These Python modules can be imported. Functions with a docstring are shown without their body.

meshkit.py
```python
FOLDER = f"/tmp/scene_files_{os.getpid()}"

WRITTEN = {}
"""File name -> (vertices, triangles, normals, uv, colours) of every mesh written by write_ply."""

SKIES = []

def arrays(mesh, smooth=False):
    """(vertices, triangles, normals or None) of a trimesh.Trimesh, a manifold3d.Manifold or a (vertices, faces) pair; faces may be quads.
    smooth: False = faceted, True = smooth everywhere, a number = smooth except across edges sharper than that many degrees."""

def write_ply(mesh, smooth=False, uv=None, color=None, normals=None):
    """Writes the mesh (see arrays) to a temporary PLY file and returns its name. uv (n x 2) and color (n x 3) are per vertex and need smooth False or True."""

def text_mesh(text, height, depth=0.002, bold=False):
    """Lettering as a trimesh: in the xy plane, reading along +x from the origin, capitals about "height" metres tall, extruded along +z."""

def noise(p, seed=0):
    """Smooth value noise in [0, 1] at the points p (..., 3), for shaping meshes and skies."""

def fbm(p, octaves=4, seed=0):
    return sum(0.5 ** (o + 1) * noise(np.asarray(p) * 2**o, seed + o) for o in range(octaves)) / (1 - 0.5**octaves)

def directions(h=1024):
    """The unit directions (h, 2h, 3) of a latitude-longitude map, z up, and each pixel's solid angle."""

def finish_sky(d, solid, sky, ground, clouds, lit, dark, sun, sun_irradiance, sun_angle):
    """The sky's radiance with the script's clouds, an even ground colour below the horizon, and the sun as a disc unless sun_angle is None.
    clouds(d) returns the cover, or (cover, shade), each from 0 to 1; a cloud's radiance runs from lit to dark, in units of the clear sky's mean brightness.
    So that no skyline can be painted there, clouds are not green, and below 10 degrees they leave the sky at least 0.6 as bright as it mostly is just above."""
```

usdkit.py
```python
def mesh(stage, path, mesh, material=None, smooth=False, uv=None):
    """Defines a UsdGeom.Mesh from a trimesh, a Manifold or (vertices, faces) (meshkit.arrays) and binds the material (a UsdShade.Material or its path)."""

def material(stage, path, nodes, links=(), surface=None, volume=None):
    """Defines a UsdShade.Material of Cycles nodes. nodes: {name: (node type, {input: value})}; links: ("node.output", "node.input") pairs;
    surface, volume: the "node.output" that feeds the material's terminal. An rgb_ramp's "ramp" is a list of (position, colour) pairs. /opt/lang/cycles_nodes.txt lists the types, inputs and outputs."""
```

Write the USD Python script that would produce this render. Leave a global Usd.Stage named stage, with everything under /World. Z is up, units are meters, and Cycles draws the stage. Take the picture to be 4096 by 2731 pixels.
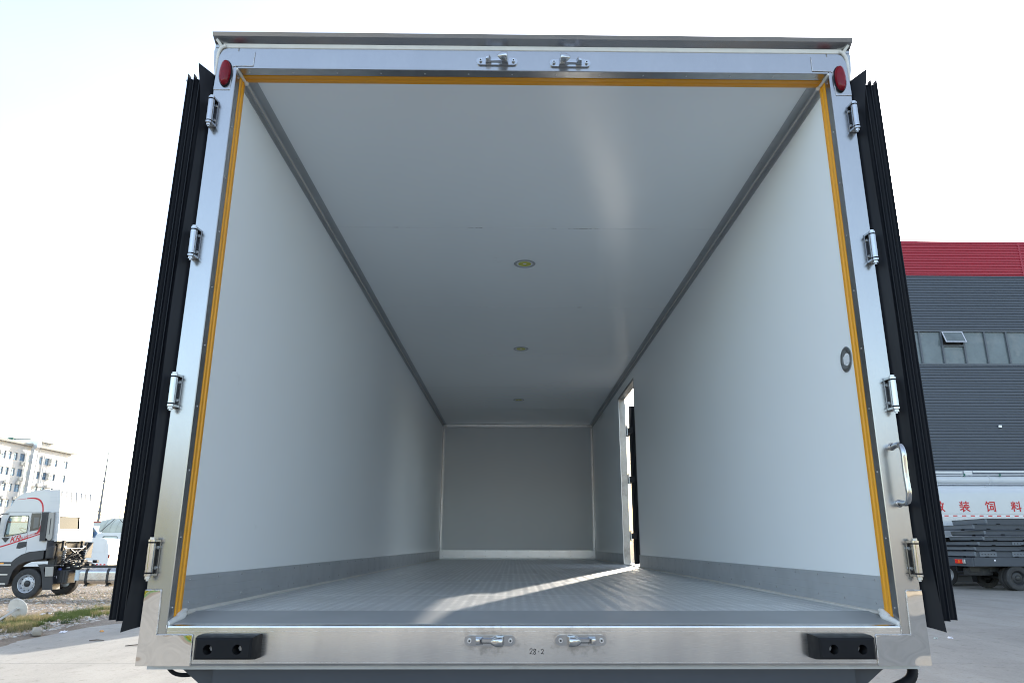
import math, random
import numpy as np
import trimesh, manifold3d as m3
from shapely.geometry import Polygon, LineString, Point, box as sbox
from shapely.ops import unary_union
from shapely import affinity
import usdkit, meshkit
from pxr import Usd, UsdGeom, UsdLux, UsdShade, Gf, Sdf, Vt

random.seed(7); rng = np.random.default_rng(7)
stage = Usd.Stage.CreateInMemory()
UsdGeom.SetStageUpAxis(stage, UsdGeom.Tokens.z); UsdGeom.SetStageMetersPerUnit(stage, 1.0)
UsdGeom.Xform.Define(stage, '/World'); stage.SetDefaultPrim(stage.GetPrimAtPath('/World'))
UsdGeom.Scope.Define(stage, '/World/Looks')

# ------------------------------------------------------------------ camera, sky, sun
FOC, PITCH, ROLL, YAW = 2975.22, 0.2817, 0.0015, 0.0130          # focal length in photo pixels, radians
CAM = np.array([-0.0781, -2.5897, 0.2528])
EXPOSURE = 1.66
VEIL = (.80, .70, .58)
SKY_STRENGTH, SUN_INTENSITY = 0.12, 0.85
SUN_DIR = np.array([0.287, 0.958, 0.0]); SUN_DIR /= np.linalg.norm(SUN_DIR)
SUN_EL = math.radians(18.4)
SUN = np.array([*(SUN_DIR[:2] * math.cos(SUN_EL)), math.sin(SUN_EL)])
cy_, sy_, cp_, sp_ = math.cos(YAW), math.sin(YAW), math.cos(PITCH), math.sin(PITCH)
fwd = np.array([sy_ * cp_, cy_ * cp_, sp_]); rgt = np.array([cy_, -sy_, 0.0]); upv = np.cross(rgt, fwd)
r2 = math.cos(ROLL) * rgt + math.sin(ROLL) * upv; u2 = -math.sin(ROLL) * rgt + math.cos(ROLL) * upv
cam = UsdGeom.Camera.Define(stage, '/World/camera')
cam.CreateHorizontalApertureAttr(36.0); cam.CreateVerticalApertureAttr(36.0 * 682 / 1024)
cam.CreateFocalLengthAttr(FOC * 36.0 / 4096)
cam.CreateHorizontalApertureOffsetAttr(-43.17 * 36.0 / 4096); cam.CreateVerticalApertureOffsetAttr(-53.25 * 36.0 / 4096)
cam.CreateClippingRangeAttr(Gf.Vec2f(0.05, 5000)); cam.CreateExposureAttr(EXPOSURE)
cam.AddTransformOp().Set(Gf.Matrix4d(*r2, 0, *u2, 0, *(-fwd), 0, *CAM, 1))

dome = UsdLux.DomeLight.Define(stage, '/World/sky')
skym = usdkit.material(stage, '/World/Looks/sky_light', {
    's': ('sky_texture', {'sky_type': 'single_scattering', 'sun_disc': False, 'sun_elevation': SUN_EL,
                          'sun_rotation': math.atan2(SUN[0], SUN[1]), 'air_density': 1.0, 'aerosol_density': 1.0, 'ozone_density': 1.0, 'altitude': 50.0}),
    'tc': ('texture_coordinate', {}), 'mp': ('mapping', {'scale': (1, 1, 2.6)}), 'n': ('noise_texture', {'scale': 1.7, 'detail': 5.0, 'roughness': .55}),
    'r': ('rgb_ramp', {'ramp': [(.30, tuple(.80 * c for c in VEIL)), (.72, tuple(1.15 * c for c in VEIL))]}),            # a thin even veil of high cloud over the whole sky
    'x': ('mix_color', {'blend_type': 'add', 'fac': 1.0, 'use_clamp': False}),
    'b': ('background_shader', {'strength': SKY_STRENGTH})},
    [('tc.generated', 'mp.vector'), ('mp.vector', 'n.vector'), ('n.fac', 'r.fac'), ('s.color', 'x.a'), ('r.color', 'x.b'), ('x.result', 'b.color')], surface='b.background')
UsdShade.MaterialBindingAPI.Apply(dome.GetPrim()).Bind(skym)
dome.GetPrim().SetCustomDataByKey('kind', 'structure')
sun = UsdLux.DistantLight.Define(stage, '/World/sun')
sun.CreateIntensityAttr(SUN_INTENSITY); sun.CreateAngleAttr(0.53); sun.CreateNormalizeAttr(True); sun.CreateColorAttr(Gf.Vec3f(1.0, 0.92, 0.80))
zx = SUN; xx = np.cross([0, 0, 1.0], zx); xx /= np.linalg.norm(xx); yx = np.cross(zx, xx)
sun.AddTransformOp().Set(Gf.Matrix4d(*xx, 0, *yx, 0, *zx, 0, 0, 0, 60, 1))

# ------------------------------------------------------------------ helpers
G = -1.6                                                          # the yard's level; z = 0 is the truck's sill
used, LOC = {}, {}
def numbered(parent, name):
    k = (parent, name); n = used.get(k, 0); used[k] = n + 1
    return name if n == 0 else f'{name}_{n:03d}'
def tag(p, label=None, cat=None, group=None, kind=None):
    for k, v in (('label', label), ('category', cat), ('group', group), ('kind', kind)):
        if v: p.SetCustomDataByKey(k, v)
    return p
def thing(name, label, cat, loc=(0, 0, 0), group=None, kind=None):
    path = '/World/' + numbered('/World', name)
    x = UsdGeom.Xform.Define(stage, path); x.AddTranslateOp().Set(Gf.Vec3d(*map(float, loc)))
    LOC[path] = np.array(loc, float)
    return tag(x.GetPrim(), label, cat, group, kind)
def base_of(path):
    while path not in LOC and path != '/World': path = path.rsplit('/', 1)[0]
    return LOC.get(path, np.zeros(3))
def M(x):
    if isinstance(x, trimesh.Trimesh): return x
    if isinstance(x, (list, tuple)) and len(x) and not isinstance(x[0], np.ndarray): return trimesh.util.concatenate([M(k) for k in x])
    v, f, _ = meshkit.arrays(x); return trimesh.Trimesh(v, f, process=False)
def part(name, mesh, mat, parent=None, smooth=False, label=None, kind=None, cat=None, group=None):
    pp = '/World' if parent is None else str(parent.GetPath())
    m = M(mesh).copy(); m.vertices = m.vertices - base_of(pp)
    g = usdkit.mesh(stage, pp + '/' + numbered(pp, name), m, mat, smooth=smooth)
    return tag(g.GetPrim(), label, cat, group, kind)
def bx(x0, x1, y0, y1, z0, z1, r=0.0):
    if r <= 0:
        m = trimesh.creation.box([x1 - x0, y1 - y0, z1 - z0]); m.apply_translation([(x0 + x1) / 2, (y0 + y1) / 2, (z0 + z1) / 2]); return m
    lo, hi = np.array([x0, y0, z0]), np.array([x1, y1, z1]); pts = []
    for s in np.ndindex(2, 2, 2):
        for a in range(3):
            pts.append([(hi[k] - (r if k != a else 0)) if s[k] else (lo[k] + (r if k != a else 0)) for k in range(3)])
    return trimesh.convex.convex_hull(np.array(pts))
def hull(pts): return trimesh.convex.convex_hull(np.array(pts, float))
def cyl(p0, p1, r, n=20, r1=None):
    p0, p1 = np.array(p0, float), np.array(p1, float); d = p1 - p0; L = np.linalg.norm(d); d /= L
    a = np.cross(d, [0, 0, 1.0] if abs(d[2]) < .9 else [1.0, 0, 0]); a /= np.linalg.norm(a); b = np.cross(d, a)
    t = np.linspace(0, 2 * np.pi, n, endpoint=False); c = np.outer(np.cos(t), a) + np.outer(np.sin(t), b)
    r1 = r if r1 is None else r1
    v = np.vstack([p0 + c * r, p1 + c * r1, [p0], [p1]]); f = []
    for i in range(n):
        j = (i + 1) % n; f += [[i, j, n + i], [j, n + j, n + i], [2 * n, j, i], [2 * n + 1, n + i, n + j]]
    m = trimesh.Trimesh(v, f, process=False); m.invert() if m.volume < 0 else None; return m
def tube(path, r, n=10):
    path = np.array(path, float); rr = np.broadcast_to(np.asarray(r, float), (len(path),))
    t = np.gradient(path, axis=0); t /= np.linalg.norm(t, axis=1, keepdims=True)
    a = np.cross(t[0], [0.31, 0.2, 0.93]); a /= np.linalg.norm(a); rings = []
    for i in range(len(path)):
        a = a - t[i] * (a @ t[i]); a /= np.linalg.norm(a); b = np.cross(t[i], a)
        th = np.linspace(0, 2 * np.pi, n, endpoint=False)
        rings.append(path[i] + rr[i] * (np.outer(np.cos(th), a) + np.outer(np.sin(th), b)))
    v = np.vstack(rings + [path[:1], path[-1:]]); f = []; N = len(path)
    for i in range(N - 1):
        for j in range(n):
            k = (j + 1) % n; f += [[i * n + j, i * n + k, (i + 1) * n + j], [i * n + k, (i + 1) * n + k, (i + 1) * n + j]]
    for j in range(n):
        k = (j + 1) % n; f += [[N * n, k, j], [N * n + 1, (N - 1) * n + j, (N - 1) * n + k]]
    m = trimesh.Trimesh(v, f, process=False); m.invert() if m.volume < 0 else None; return m
def spline(p, n=24):
    from scipy.interpolate import CubicSpline
    p = np.array(p, float); s = np.r_[0, np.cumsum(np.linalg.norm(np.diff(p, axis=0), axis=1))]
    return CubicSpline(s, p)(np.linspace(0, s[-1], n))
def prism(poly, axis, a, b):
    """poly in the two other axes (in x, y, z order), extruded along axis from a to b."""
    if not isinstance(poly, Polygon) and not hasattr(poly, 'geoms'): poly = Polygon(poly)
    out = []
    for g in getattr(poly, 'geoms', [poly]):
        m = trimesh.creation.extrude_polygon(g, b - a, engine='earcut'); v = m.vertices.copy(); w = np.empty_like(v)
        o = [k for k in range(3) if k != axis]; w[:, o[0]], w[:, o[1]], w[:, axis] = v[:, 0], v[:, 1], v[:, 2] + a
        m = trimesh.Trimesh(w, m.faces, process=False)
        if m.volume < 0: m.invert()
        out.append(m)
    return trimesh.util.concatenate(out)
def lathe(prof, center, axis, n=40):
    """prof: (radius, along) pairs around axis through center."""
    prof = np.array(prof, float); th = np.linspace(0, 2 * np.pi, n, endpoint=False)
    a = np.array(axis, float); a /= np.linalg.norm(a)
    e = np.cross(a, [0, 0, 1.0] if abs(a[2]) < .9 else [1.0, 0, 0]); e /= np.linalg.norm(e); g = np.cross(a, e)
    v = np.array([center + a * h + r * (math.cos(t) * e + math.sin(t) * g) for r, h in prof for t in th]); f = []
    for i in range(len(prof) - 1):
        for j in range(n):
            k = (j + 1) % n; f += [[i * n + j, i * n + k, (i + 1) * n + j], [i * n + k, (i + 1) * n + k, (i + 1) * n + j]]
    m = trimesh.Trimesh(v, f, process=True); 
    return m
def sub(a, b):
    def mm(x):
        x = M(x); x = trimesh.Trimesh(x.vertices, x.faces, process=True)
        return m3.Manifold(m3.Mesh(np.asarray(x.vertices, np.float32), np.asarray(x.faces, np.uint32)))
    r = (mm(a) - mm(b)).to_mesh(); return trimesh.Trimesh(r.vert_properties[:, :3], r.tri_verts, process=False)
def mir(m):
    m = M(m).copy(); m.vertices = m.vertices * [-1, 1, 1]; m.invert(); return m
def sheet(pts):
    """A flat polygon facing up from (x, y) pairs, z 0, triangulated."""
    v, f = trimesh.creation.triangulate_polygon(Polygon(pts), engine='earcut'); return v, f
def instancer(name, protos, pos, idx, quat=None, scale=None, parent=None, **tags):
    pp = '/World' if parent is None else str(parent.GetPath()); path = pp + '/' + numbered(pp, name)
    pi = UsdGeom.PointInstancer.Define(stage, path); targets = []
    for k, (m, mt) in enumerate(protos):
        g = usdkit.mesh(stage, f'{path}/shape_{k:03d}', M(m), mt, smooth=30); targets.append(g.GetPath())
    pi.CreatePrototypesRel().SetTargets(targets)
    b = base_of(pp); pos = np.asarray(pos, float) - b
    pi.CreatePositionsAttr(Vt.Vec3fArray.FromNumpy(pos.astype(np.float32))); pi.CreateProtoIndicesAttr(Vt.IntArray.FromNumpy(np.asarray(idx, np.int32)))
    if quat is not None: pi.CreateOrientationsAttr(Vt.QuathArray([Gf.Quath(float(q[0]), float(q[1]), float(q[2]), float(q[3])) for q in quat]))
    if scale is not None: pi.CreateScalesAttr(Vt.Vec3fArray.FromNumpy(np.asarray(scale, np.float32)))
    return tag(pi.GetPrim(), **tags)

# ------------------------------------------------------------------ materials
def mat(name, base, rough=0.5, metal=0.0, spec=0.5, vary=0.0, vscale=6.0, rvary=0.0, bump=0.0, bscale=40.0, bdist=0.002, stretch=(1, 1, 1), coat=0.0, dirt=None, dscale=3.0, dlo=.55, dhi=.72, extra=None, aniso=0.0, bdetail=3.0, bstretch=None):
    n = {'g': ('geometry', {}), 'mp': ('mapping', {'scale': stretch}),
         'n': ('noise_texture', {'scale': vscale, 'detail': 5.0, 'roughness': .6}),
         'p': ('principled_bsdf', {'base_color': base, 'roughness': rough, 'metallic': metal, 'specular_ior_level': spec, 'coat_weight': coat, 'anisotropic': aniso, **(extra or {})})}
    l = [('g.position', 'mp.vector'), ('mp.vector', 'n.vector')]
    lo, hi = [tuple(max(0, c * (1 + s * vary)) for c in base) for s in (-1, 1)]
    col = None
    if vary > 0:
        n['r'] = ('rgb_ramp', {'ramp': [(.25, lo), (.75, hi)]}); l += [('n.fac', 'r.fac')]; col = 'r.color'
    if dirt is not None:
        n['n3'] = ('noise_texture', {'scale': dscale, 'detail': 6.0, 'roughness': .65}); n['mr3'] = ('map_range', {'from_min': dlo, 'from_max': dhi, 'clamp': True})
        n['mx'] = ('mix_color', {'a': base, 'b': dirt})
        l += [('mp.vector', 'n3.vector'), ('n3.fac', 'mr3.value'), ('mr3.result', 'mx.fac')]
        if col: l.append((col, 'mx.a'))
        col = 'mx.result'
    if col: l.append((col, 'p.base_color'))
    if rvary > 0:
        n['n2'] = ('noise_texture', {'scale': vscale * 1.7, 'detail': 4.0}); n['mr'] = ('map_range', {'from_min': .3, 'from_max': .7, 'to_min': max(0.02, rough - rvary), 'to_max': rough + rvary, 'clamp': True})
        l += [('mp.vector', 'n2.vector'), ('n2.fac', 'mr.value'), ('mr.result', 'p.roughness')]
    if bump > 0:
        n['nb'] = ('noise_texture', {'scale': bscale, 'detail': bdetail}); n['b'] = ('bump', {'strength': bump, 'distance': bdist})
        n['mpb'] = ('mapping', {'scale': bstretch or stretch}); l += [('g.position', 'mpb.vector'), ('mpb.vector', 'nb.vector'), ('nb.fac', 'b.height'), ('b.normal', 'p.normal')]
    return usdkit.material(stage, '/World/Looks/' + name, n, l, surface='p.BSDF')
def glass(name, tint=(.75, .85, .9), rough=.02, base_fac=.08):
    return usdkit.material(stage, '/World/Looks/' + name, {
        'f': ('fresnel', {'IOR': 1.5}), 't': ('transparent_bsdf', {'color': tint}), 'g': ('glossy_bsdf', {'color': (1, 1, 1), 'roughness': rough}),
        'a': ('math', {'math_type': 'add', 'value2': base_fac}), 'm': ('mix_closure', {})},
        [('f.fac', 'a.value1'), ('a.value', 'm.fac'), ('t.BSDF', 'm.closure1'), ('g.BSDF', 'm.closure2')], surface='m.closure')

steel = mat('brushed_stainless', (.41, .412, .415), .22, 1.0, vary=.04, vscale=3, rvary=.03, bump=.05, bscale=5, bdist=.004, dirt=(.40, .37, .33), dscale=5, dlo=.68, dhi=.9, stretch=(1, 1, .4))
steel_sill = usdkit.material(stage, '/World/Looks/sill_stainless', {
    'g': ('geometry', {}), 'mp': ('mapping', {'scale': (1.0, 1, .25)}), 'n': ('noise_texture', {'scale': 5.0, 'detail': 4.0, 'roughness': .6}), 'r': ('rgb_ramp', {'ramp': [(.3, (.50, .50, .505)), (.7, (.66, .655, .645))]}),
    'mpb': ('mapping', {'scale': (1.0, 1, .12)}), 'nb': ('noise_texture', {'scale': 4.5, 'detail': 1.0}), 'b': ('bump', {'strength': .9, 'distance': .006}),
    'mps': ('mapping', {'scale': (1.0, 1, 40.0)}), 'ns': ('noise_texture', {'scale': 30.0, 'detail': 3.0}), 'mrs': ('map_range', {'from_min': .3, 'from_max': .7, 'to_min': .17, 'to_max': .22, 'clamp': True}),
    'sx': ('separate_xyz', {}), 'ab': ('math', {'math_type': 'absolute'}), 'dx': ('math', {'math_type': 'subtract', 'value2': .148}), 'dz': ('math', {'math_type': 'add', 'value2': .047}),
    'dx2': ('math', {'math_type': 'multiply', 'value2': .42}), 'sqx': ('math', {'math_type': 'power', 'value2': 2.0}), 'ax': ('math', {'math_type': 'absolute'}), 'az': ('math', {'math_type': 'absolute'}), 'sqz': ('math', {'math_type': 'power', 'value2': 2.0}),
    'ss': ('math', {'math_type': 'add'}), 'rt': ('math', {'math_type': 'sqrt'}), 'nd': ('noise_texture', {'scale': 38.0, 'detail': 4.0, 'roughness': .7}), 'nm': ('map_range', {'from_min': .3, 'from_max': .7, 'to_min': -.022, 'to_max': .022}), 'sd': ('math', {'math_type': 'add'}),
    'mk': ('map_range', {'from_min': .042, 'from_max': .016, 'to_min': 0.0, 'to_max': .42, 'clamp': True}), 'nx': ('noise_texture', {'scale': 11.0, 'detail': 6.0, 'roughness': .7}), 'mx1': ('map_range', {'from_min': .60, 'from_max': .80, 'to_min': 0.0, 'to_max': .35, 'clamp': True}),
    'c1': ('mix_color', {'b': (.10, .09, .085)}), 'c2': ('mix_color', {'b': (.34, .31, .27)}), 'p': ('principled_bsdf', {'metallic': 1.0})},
    [('g.position', 'mp.vector'), ('mp.vector', 'n.vector'), ('n.fac', 'r.fac'), ('g.position', 'mpb.vector'), ('mpb.vector', 'nb.vector'), ('nb.fac', 'b.height'), ('b.normal', 'p.normal'),
     ('g.position', 'mps.vector'), ('mps.vector', 'ns.vector'), ('ns.fac', 'mrs.value'), ('mrs.result', 'p.roughness'), ('g.position', 'sx.vector'), ('sx.x', 'ab.value1'), ('ab.value', 'dx.value1'), ('sx.z', 'dz.value1'),
     ('dx.value', 'dx2.value1'), ('dx2.value', 'ax.value1'), ('ax.value', 'sqx.value1'), ('dz.value', 'az.value1'), ('az.value', 'sqz.value1'), ('sqx.value', 'ss.value1'), ('sqz.value', 'ss.value2'), ('ss.value', 'rt.value1'),
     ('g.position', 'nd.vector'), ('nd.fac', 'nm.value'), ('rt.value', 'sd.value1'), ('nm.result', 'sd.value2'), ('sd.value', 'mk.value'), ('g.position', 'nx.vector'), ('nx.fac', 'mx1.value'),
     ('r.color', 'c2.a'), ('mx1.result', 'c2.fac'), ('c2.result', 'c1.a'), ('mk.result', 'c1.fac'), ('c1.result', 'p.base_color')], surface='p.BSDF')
polished = mat('polished_steel', (.72, .71, .69), .035, 1.0, vary=.03, bump=1.0, bscale=7.0, bdist=.011, bdetail=0.6)
chrome = mat('cast_chrome', (.52, .53, .54), .12, 1.0, rvary=.04, vary=.05, vscale=40)
weld = mat('weld_bead', (.55, .53, .52), .3, 1.0, vary=.3, vscale=160, bump=.6, bscale=260)
alu_dark = mat('mill_aluminium', (.46, .48, .50), .42, .45, vary=.10, vscale=5, rvary=.06, dirt=(.3, .3, .3), dscale=5, dlo=.62, dhi=.8)
trim_alu = mat('trim_aluminium', (.40, .42, .44), .38, .6, vary=.08, vscale=6)
trim_light = mat('bright_trim_aluminium', (.68, .69, .70), .33, 1.0, vary=.08, vscale=6)
panel_w = mat('white_composite_panel', (.86, .89, .90), .30, 0, .5, vary=.012, vscale=1.3, bump=.03, bscale=.9, bdist=.004, dirt=(.60, .61, .61), dscale=4.2, dlo=.69, dhi=.95)
ceil_w = mat('white_ceiling_panel', (.84, .875, .89), .24, 0, .5, vary=.012, vscale=1.3, bump=.05, bscale=.9, bdist=.006, dirt=(.62, .63, .63), dscale=3.6, dlo=.69, dhi=.95, bstretch=(2.2, .25, 1))
seam_m = mat('panel_seam_sealant', (.72, .75, .77), .4, vary=.05, vscale=9, dirt=(.22, .21, .20), dscale=5, dlo=.60, dhi=.68)
gold = mat('amber_thermal_plastic', (.72, .315, .011), .28, 0, .5, vary=.05, vscale=3)
caulk = mat('white_sealant', (.66, .66, .64), .5, vary=.08, vscale=30, bump=.4, bscale=90)
caulk_g = mat('ivory_sealant', (.58, .56, .52), .5, vary=.06, vscale=20)
rubber = mat('black_rubber', (.005, .0055, .007), .5, 0, .18, vary=.2, vscale=20, rvary=.08)
rubber_g = mat('black_door_seal', (.007, .008, .011), .45, 0, .25, vary=.3, vscale=12, rvary=.08, dirt=(.015, .016, .018), dscale=7, dlo=.48, dhi=.8, stretch=(1, 1, .22))
red_lens = mat('red_lens', (.13, .001, .006), .14, 0, .35, coat=0.0, vary=.25, vscale=60)
lens_w = mat('milky_diffuser', (.72, .74, .76), .3)
lens_y = mat('yellow_phosphor', (.50, .50, .05), .4)
zinc = mat('zinc_fastener', (.55, .56, .57), .3, 1.0, vary=.15, vscale=80)
dark_hole = mat('dark_recess', (.01, .01, .011), .6)
slate = mat('slate_underbody_paint', (.035, .041, .052), .4, 0, .5, vary=.08, vscale=4)
ink = mat('black_marker_ink', (.008, .008, .01), .4)
tread = mat('tread_plate_aluminium', (.64, .65, .66), .34, .42, vary=.07, vscale=3.5, rvary=.05, dirt=(.44, .43, .41), dscale=2.5, dlo=.55, dhi=.75)
tread_l = mat('tread_lug_aluminium', (.64, .65, .66), .29, .46, vary=.06, vscale=9)
skin = mat('white_body_paint', (.75, .76, .77), .25, 0, .5, coat=.4)

# ------------------------------------------------------------------ the ground
conc = usdkit.material(stage, '/World/Looks/yard_concrete', {
    'g': ('geometry', {}), 'mp': ('mapping', {'scale': (1.0, 0.35, 1)}), 'n1': ('noise_texture', {'scale': 1.1, 'detail': 8.0, 'roughness': .62}), 'n2': ('noise_texture', {'scale': 46.0, 'detail': 4.0, 'roughness': .7}),
    'n3': ('noise_texture', {'scale': 9.0, 'detail': 6.0}), 'oi': ('object_info', {}),
    'r1': ('rgb_ramp', {'ramp': [(.25, (.245, .232, .208)), (.5, (.31, .295, .266)), (.75, (.365, .348, .316))]}),
    'r2': ('rgb_ramp', {'ramp': [(.30, (.72, .72, .72)), (.55, (1, 1, 1))]}), 'r3': ('rgb_ramp', {'ramp': [(.60, (1, 1, 1)), (.74, (.62, .60, .56))]}),
    'x': ('mix_color', {'blend_type': 'multiply', 'fac': .75}), 'x2': ('mix_color', {'blend_type': 'multiply', 'fac': .8}),
    'mr': ('map_range', {'to_min': .94, 'to_max': 1.05}), 'cc': ('combine_color', {}), 'x3': ('mix_color', {'blend_type': 'multiply', 'fac': 1.0, 'use_clamp': False}),
    'b': ('bump', {'strength': .35, 'distance': .004}), 'p': ('principled_bsdf', {'roughness': .75, 'specular_ior_level': .35})},
    [('g.position', 'mp.vector'), ('mp.vector', 'n1.vector'), ('g.position', 'n2.vector'), ('g.position', 'n3.vector'), ('n1.fac', 'r1.fac'), ('n2.fac', 'r2.fac'), ('n3.fac', 'r3.fac'),
     ('r1.color', 'x.a'), ('r2.color', 'x.b'), ('x.result', 'x2.a'), ('r3.color', 'x2.b'), ('oi.random', 'mr.value'), ('mr.result', 'cc.r'), ('mr.result', 'cc.g'), ('mr.result', 'cc.b'),
     ('x2.result', 'x3.a'), ('cc.color', 'x3.b'), ('x3.result', 'p.base_color'), ('n2.fac', 'b.height'), ('b.normal', 'p.normal')], surface='p.BSDF')
joint_m = mat('joint_filler', (.16, .14, .12), .8, vary=.3, vscale=20)
far_m = mat('far_ground_earth', (.33, .30, .26), .9, vary=.25, vscale=.05)
gravel_m = usdkit.material(stage, '/World/Looks/gravel_earth', {
    'g': ('geometry', {}), 'n1': ('noise_texture', {'scale': .8, 'detail': 7.0, 'roughness': .65}), 'n2': ('noise_texture', {'scale': 22.0, 'detail': 5.0, 'roughness': .75}), 'v': ('voronoi_texture', {'scale': 26.0}),
    'r1': ('rgb_ramp', {'ramp': [(.28, (.17, .13, .095)), (.5, (.27, .225, .18)), (.72, (.36, .33, .29))]}), 'r2': ('rgb_ramp', {'ramp': [(.3, (.45, .45, .45)), (.65, (1.15, 1.12, 1.1))]}),
    'x': ('mix_color', {'blend_type': 'multiply', 'fac': .9, 'use_clamp': False}), 'b': ('bump', {'strength': .8, 'distance': .03}), 'p': ('principled_bsdf', {'roughness': .9, 'specular_ior_level': .2})},
    [('g.position', 'n1.vector'), ('g.position', 'n2.vector'), ('g.position', 'v.vector'), ('n1.fac', 'r1.fac'), ('n2.fac', 'r2.fac'), ('r1.color', 'x.a'), ('r2.color', 'x.b'), ('x.result', 'p.base_color'), ('n2.fac', 'b.height'), ('b.normal', 'p.normal')], surface='p.BSDF')

part('ground', bx(-3000, 3000, -3000, 3000, G - 1.0, G - .16), far_m, kind='structure', label='bare earth reaching to the horizon', cat='ground')
yard = thing('concrete_yard', 'pale concrete yard of large slabs under and behind the trucks', 'pavement', (0, 0, G), kind='structure')
part('joint_bed', bx(-9.3, 60, -60, 80, G - .15, G - .012), joint_m, yard)
ys = [-60, -45, -30, -20, -12, -4.5, 2.0, 10.45, 15.6, 20.6, 25.5, 30.6, 36, 48, 64, 80]
xs = [-9.8, -4.6, .4, 4.6, 9.45, 14.6, 20, 28, 40, 60]
for i in range(len(ys) - 1):
    for j in range(len(xs) - 1):
        a, b = xs[j], xs[j + 1]
        sk = .035
        p = [(a + .006 + (ys[i] - 12) * sk * (j > 0), ys[i] + .006), (b - .006 + (ys[i] - 12) * sk, ys[i] + .006), (b - .006 + (ys[i + 1] - 12) * sk, ys[i + 1] - .006), (a + .006 + (ys[i + 1] - 12) * sk * (j > 0), ys[i + 1] - .006)]
        part('slab', prism(p, 2, G - .14, G + random.uniform(-.001, .001)), conc, yard)

# gravel lot on the left, a gently uneven sheet that laps over the slabs' edge
gx, gy = np.meshgrid(np.r_[np.arange(-9.0, -16, -.12), np.arange(-16, -40, -.6), np.arange(-40, -140, -6)], np.r_[np.arange(-40, 6, 2.0), np.arange(6, 24, .14), np.arange(24, 60, .8), np.arange(60, 240, 8)], indexing='ij')
edge = -9.75 + .35 * np.sin(gy * .55) + .55 * (meshkit.fbm(np.stack([gy * .5, gy * 0, gy * 0], -1), 4, 3) - .5) - .4 * np.exp(-((gy - 14.5) / 1.6) ** 2) + .55 * np.exp(-((gy - 18.) / 1.8) ** 2)
near = np.clip((edge - gx) / .9, -1, 1)
h = .05 * (meshkit.fbm(np.stack([gx * .9, gy * .9, gx * 0], -1), 4, 5) - .45) * np.clip(near, 0, 1) + .022 * (meshkit.fbm(np.stack([gx * 6, gy * 6, gx * 0], -1), 3, 6) - .5) * np.clip(near * 2, 0, 1)
flat = np.exp(-(((gx + 16.5) / 2.5) ** 2 + ((gy - 25) / 3.0) ** 2))
gz = G + .012 * np.clip(near, 0, 1) - .05 * np.clip(-near, 0, 1) + h * (1 - flat)
nI, nJ = gx.shape; idx = np.arange(nI * nJ).reshape(nI, nJ)
gf = np.stack([idx[:-1, :-1], idx[:-1, 1:], idx[1:, 1:], idx[1:, :-1]], -1).reshape(-1, 4)
part('gravel_lot', (np.stack([gx, gy, gz], -1).reshape(-1, 3), gf), gravel_m, smooth=True, kind='structure', label='rough brown gravel lot beside the concrete yard', cat='ground')
def ground_z(x, y): return G + .012

# ------------------------------------------------------------------ the box truck
T = thing('box_truck', 'white refrigerated box body with open rear doors filling the picture', 'box truck', (0, 0, G))
WI, ZC, ZF, L, WO = 1.195, 2.084, .026, 9.266, 1.262
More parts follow.
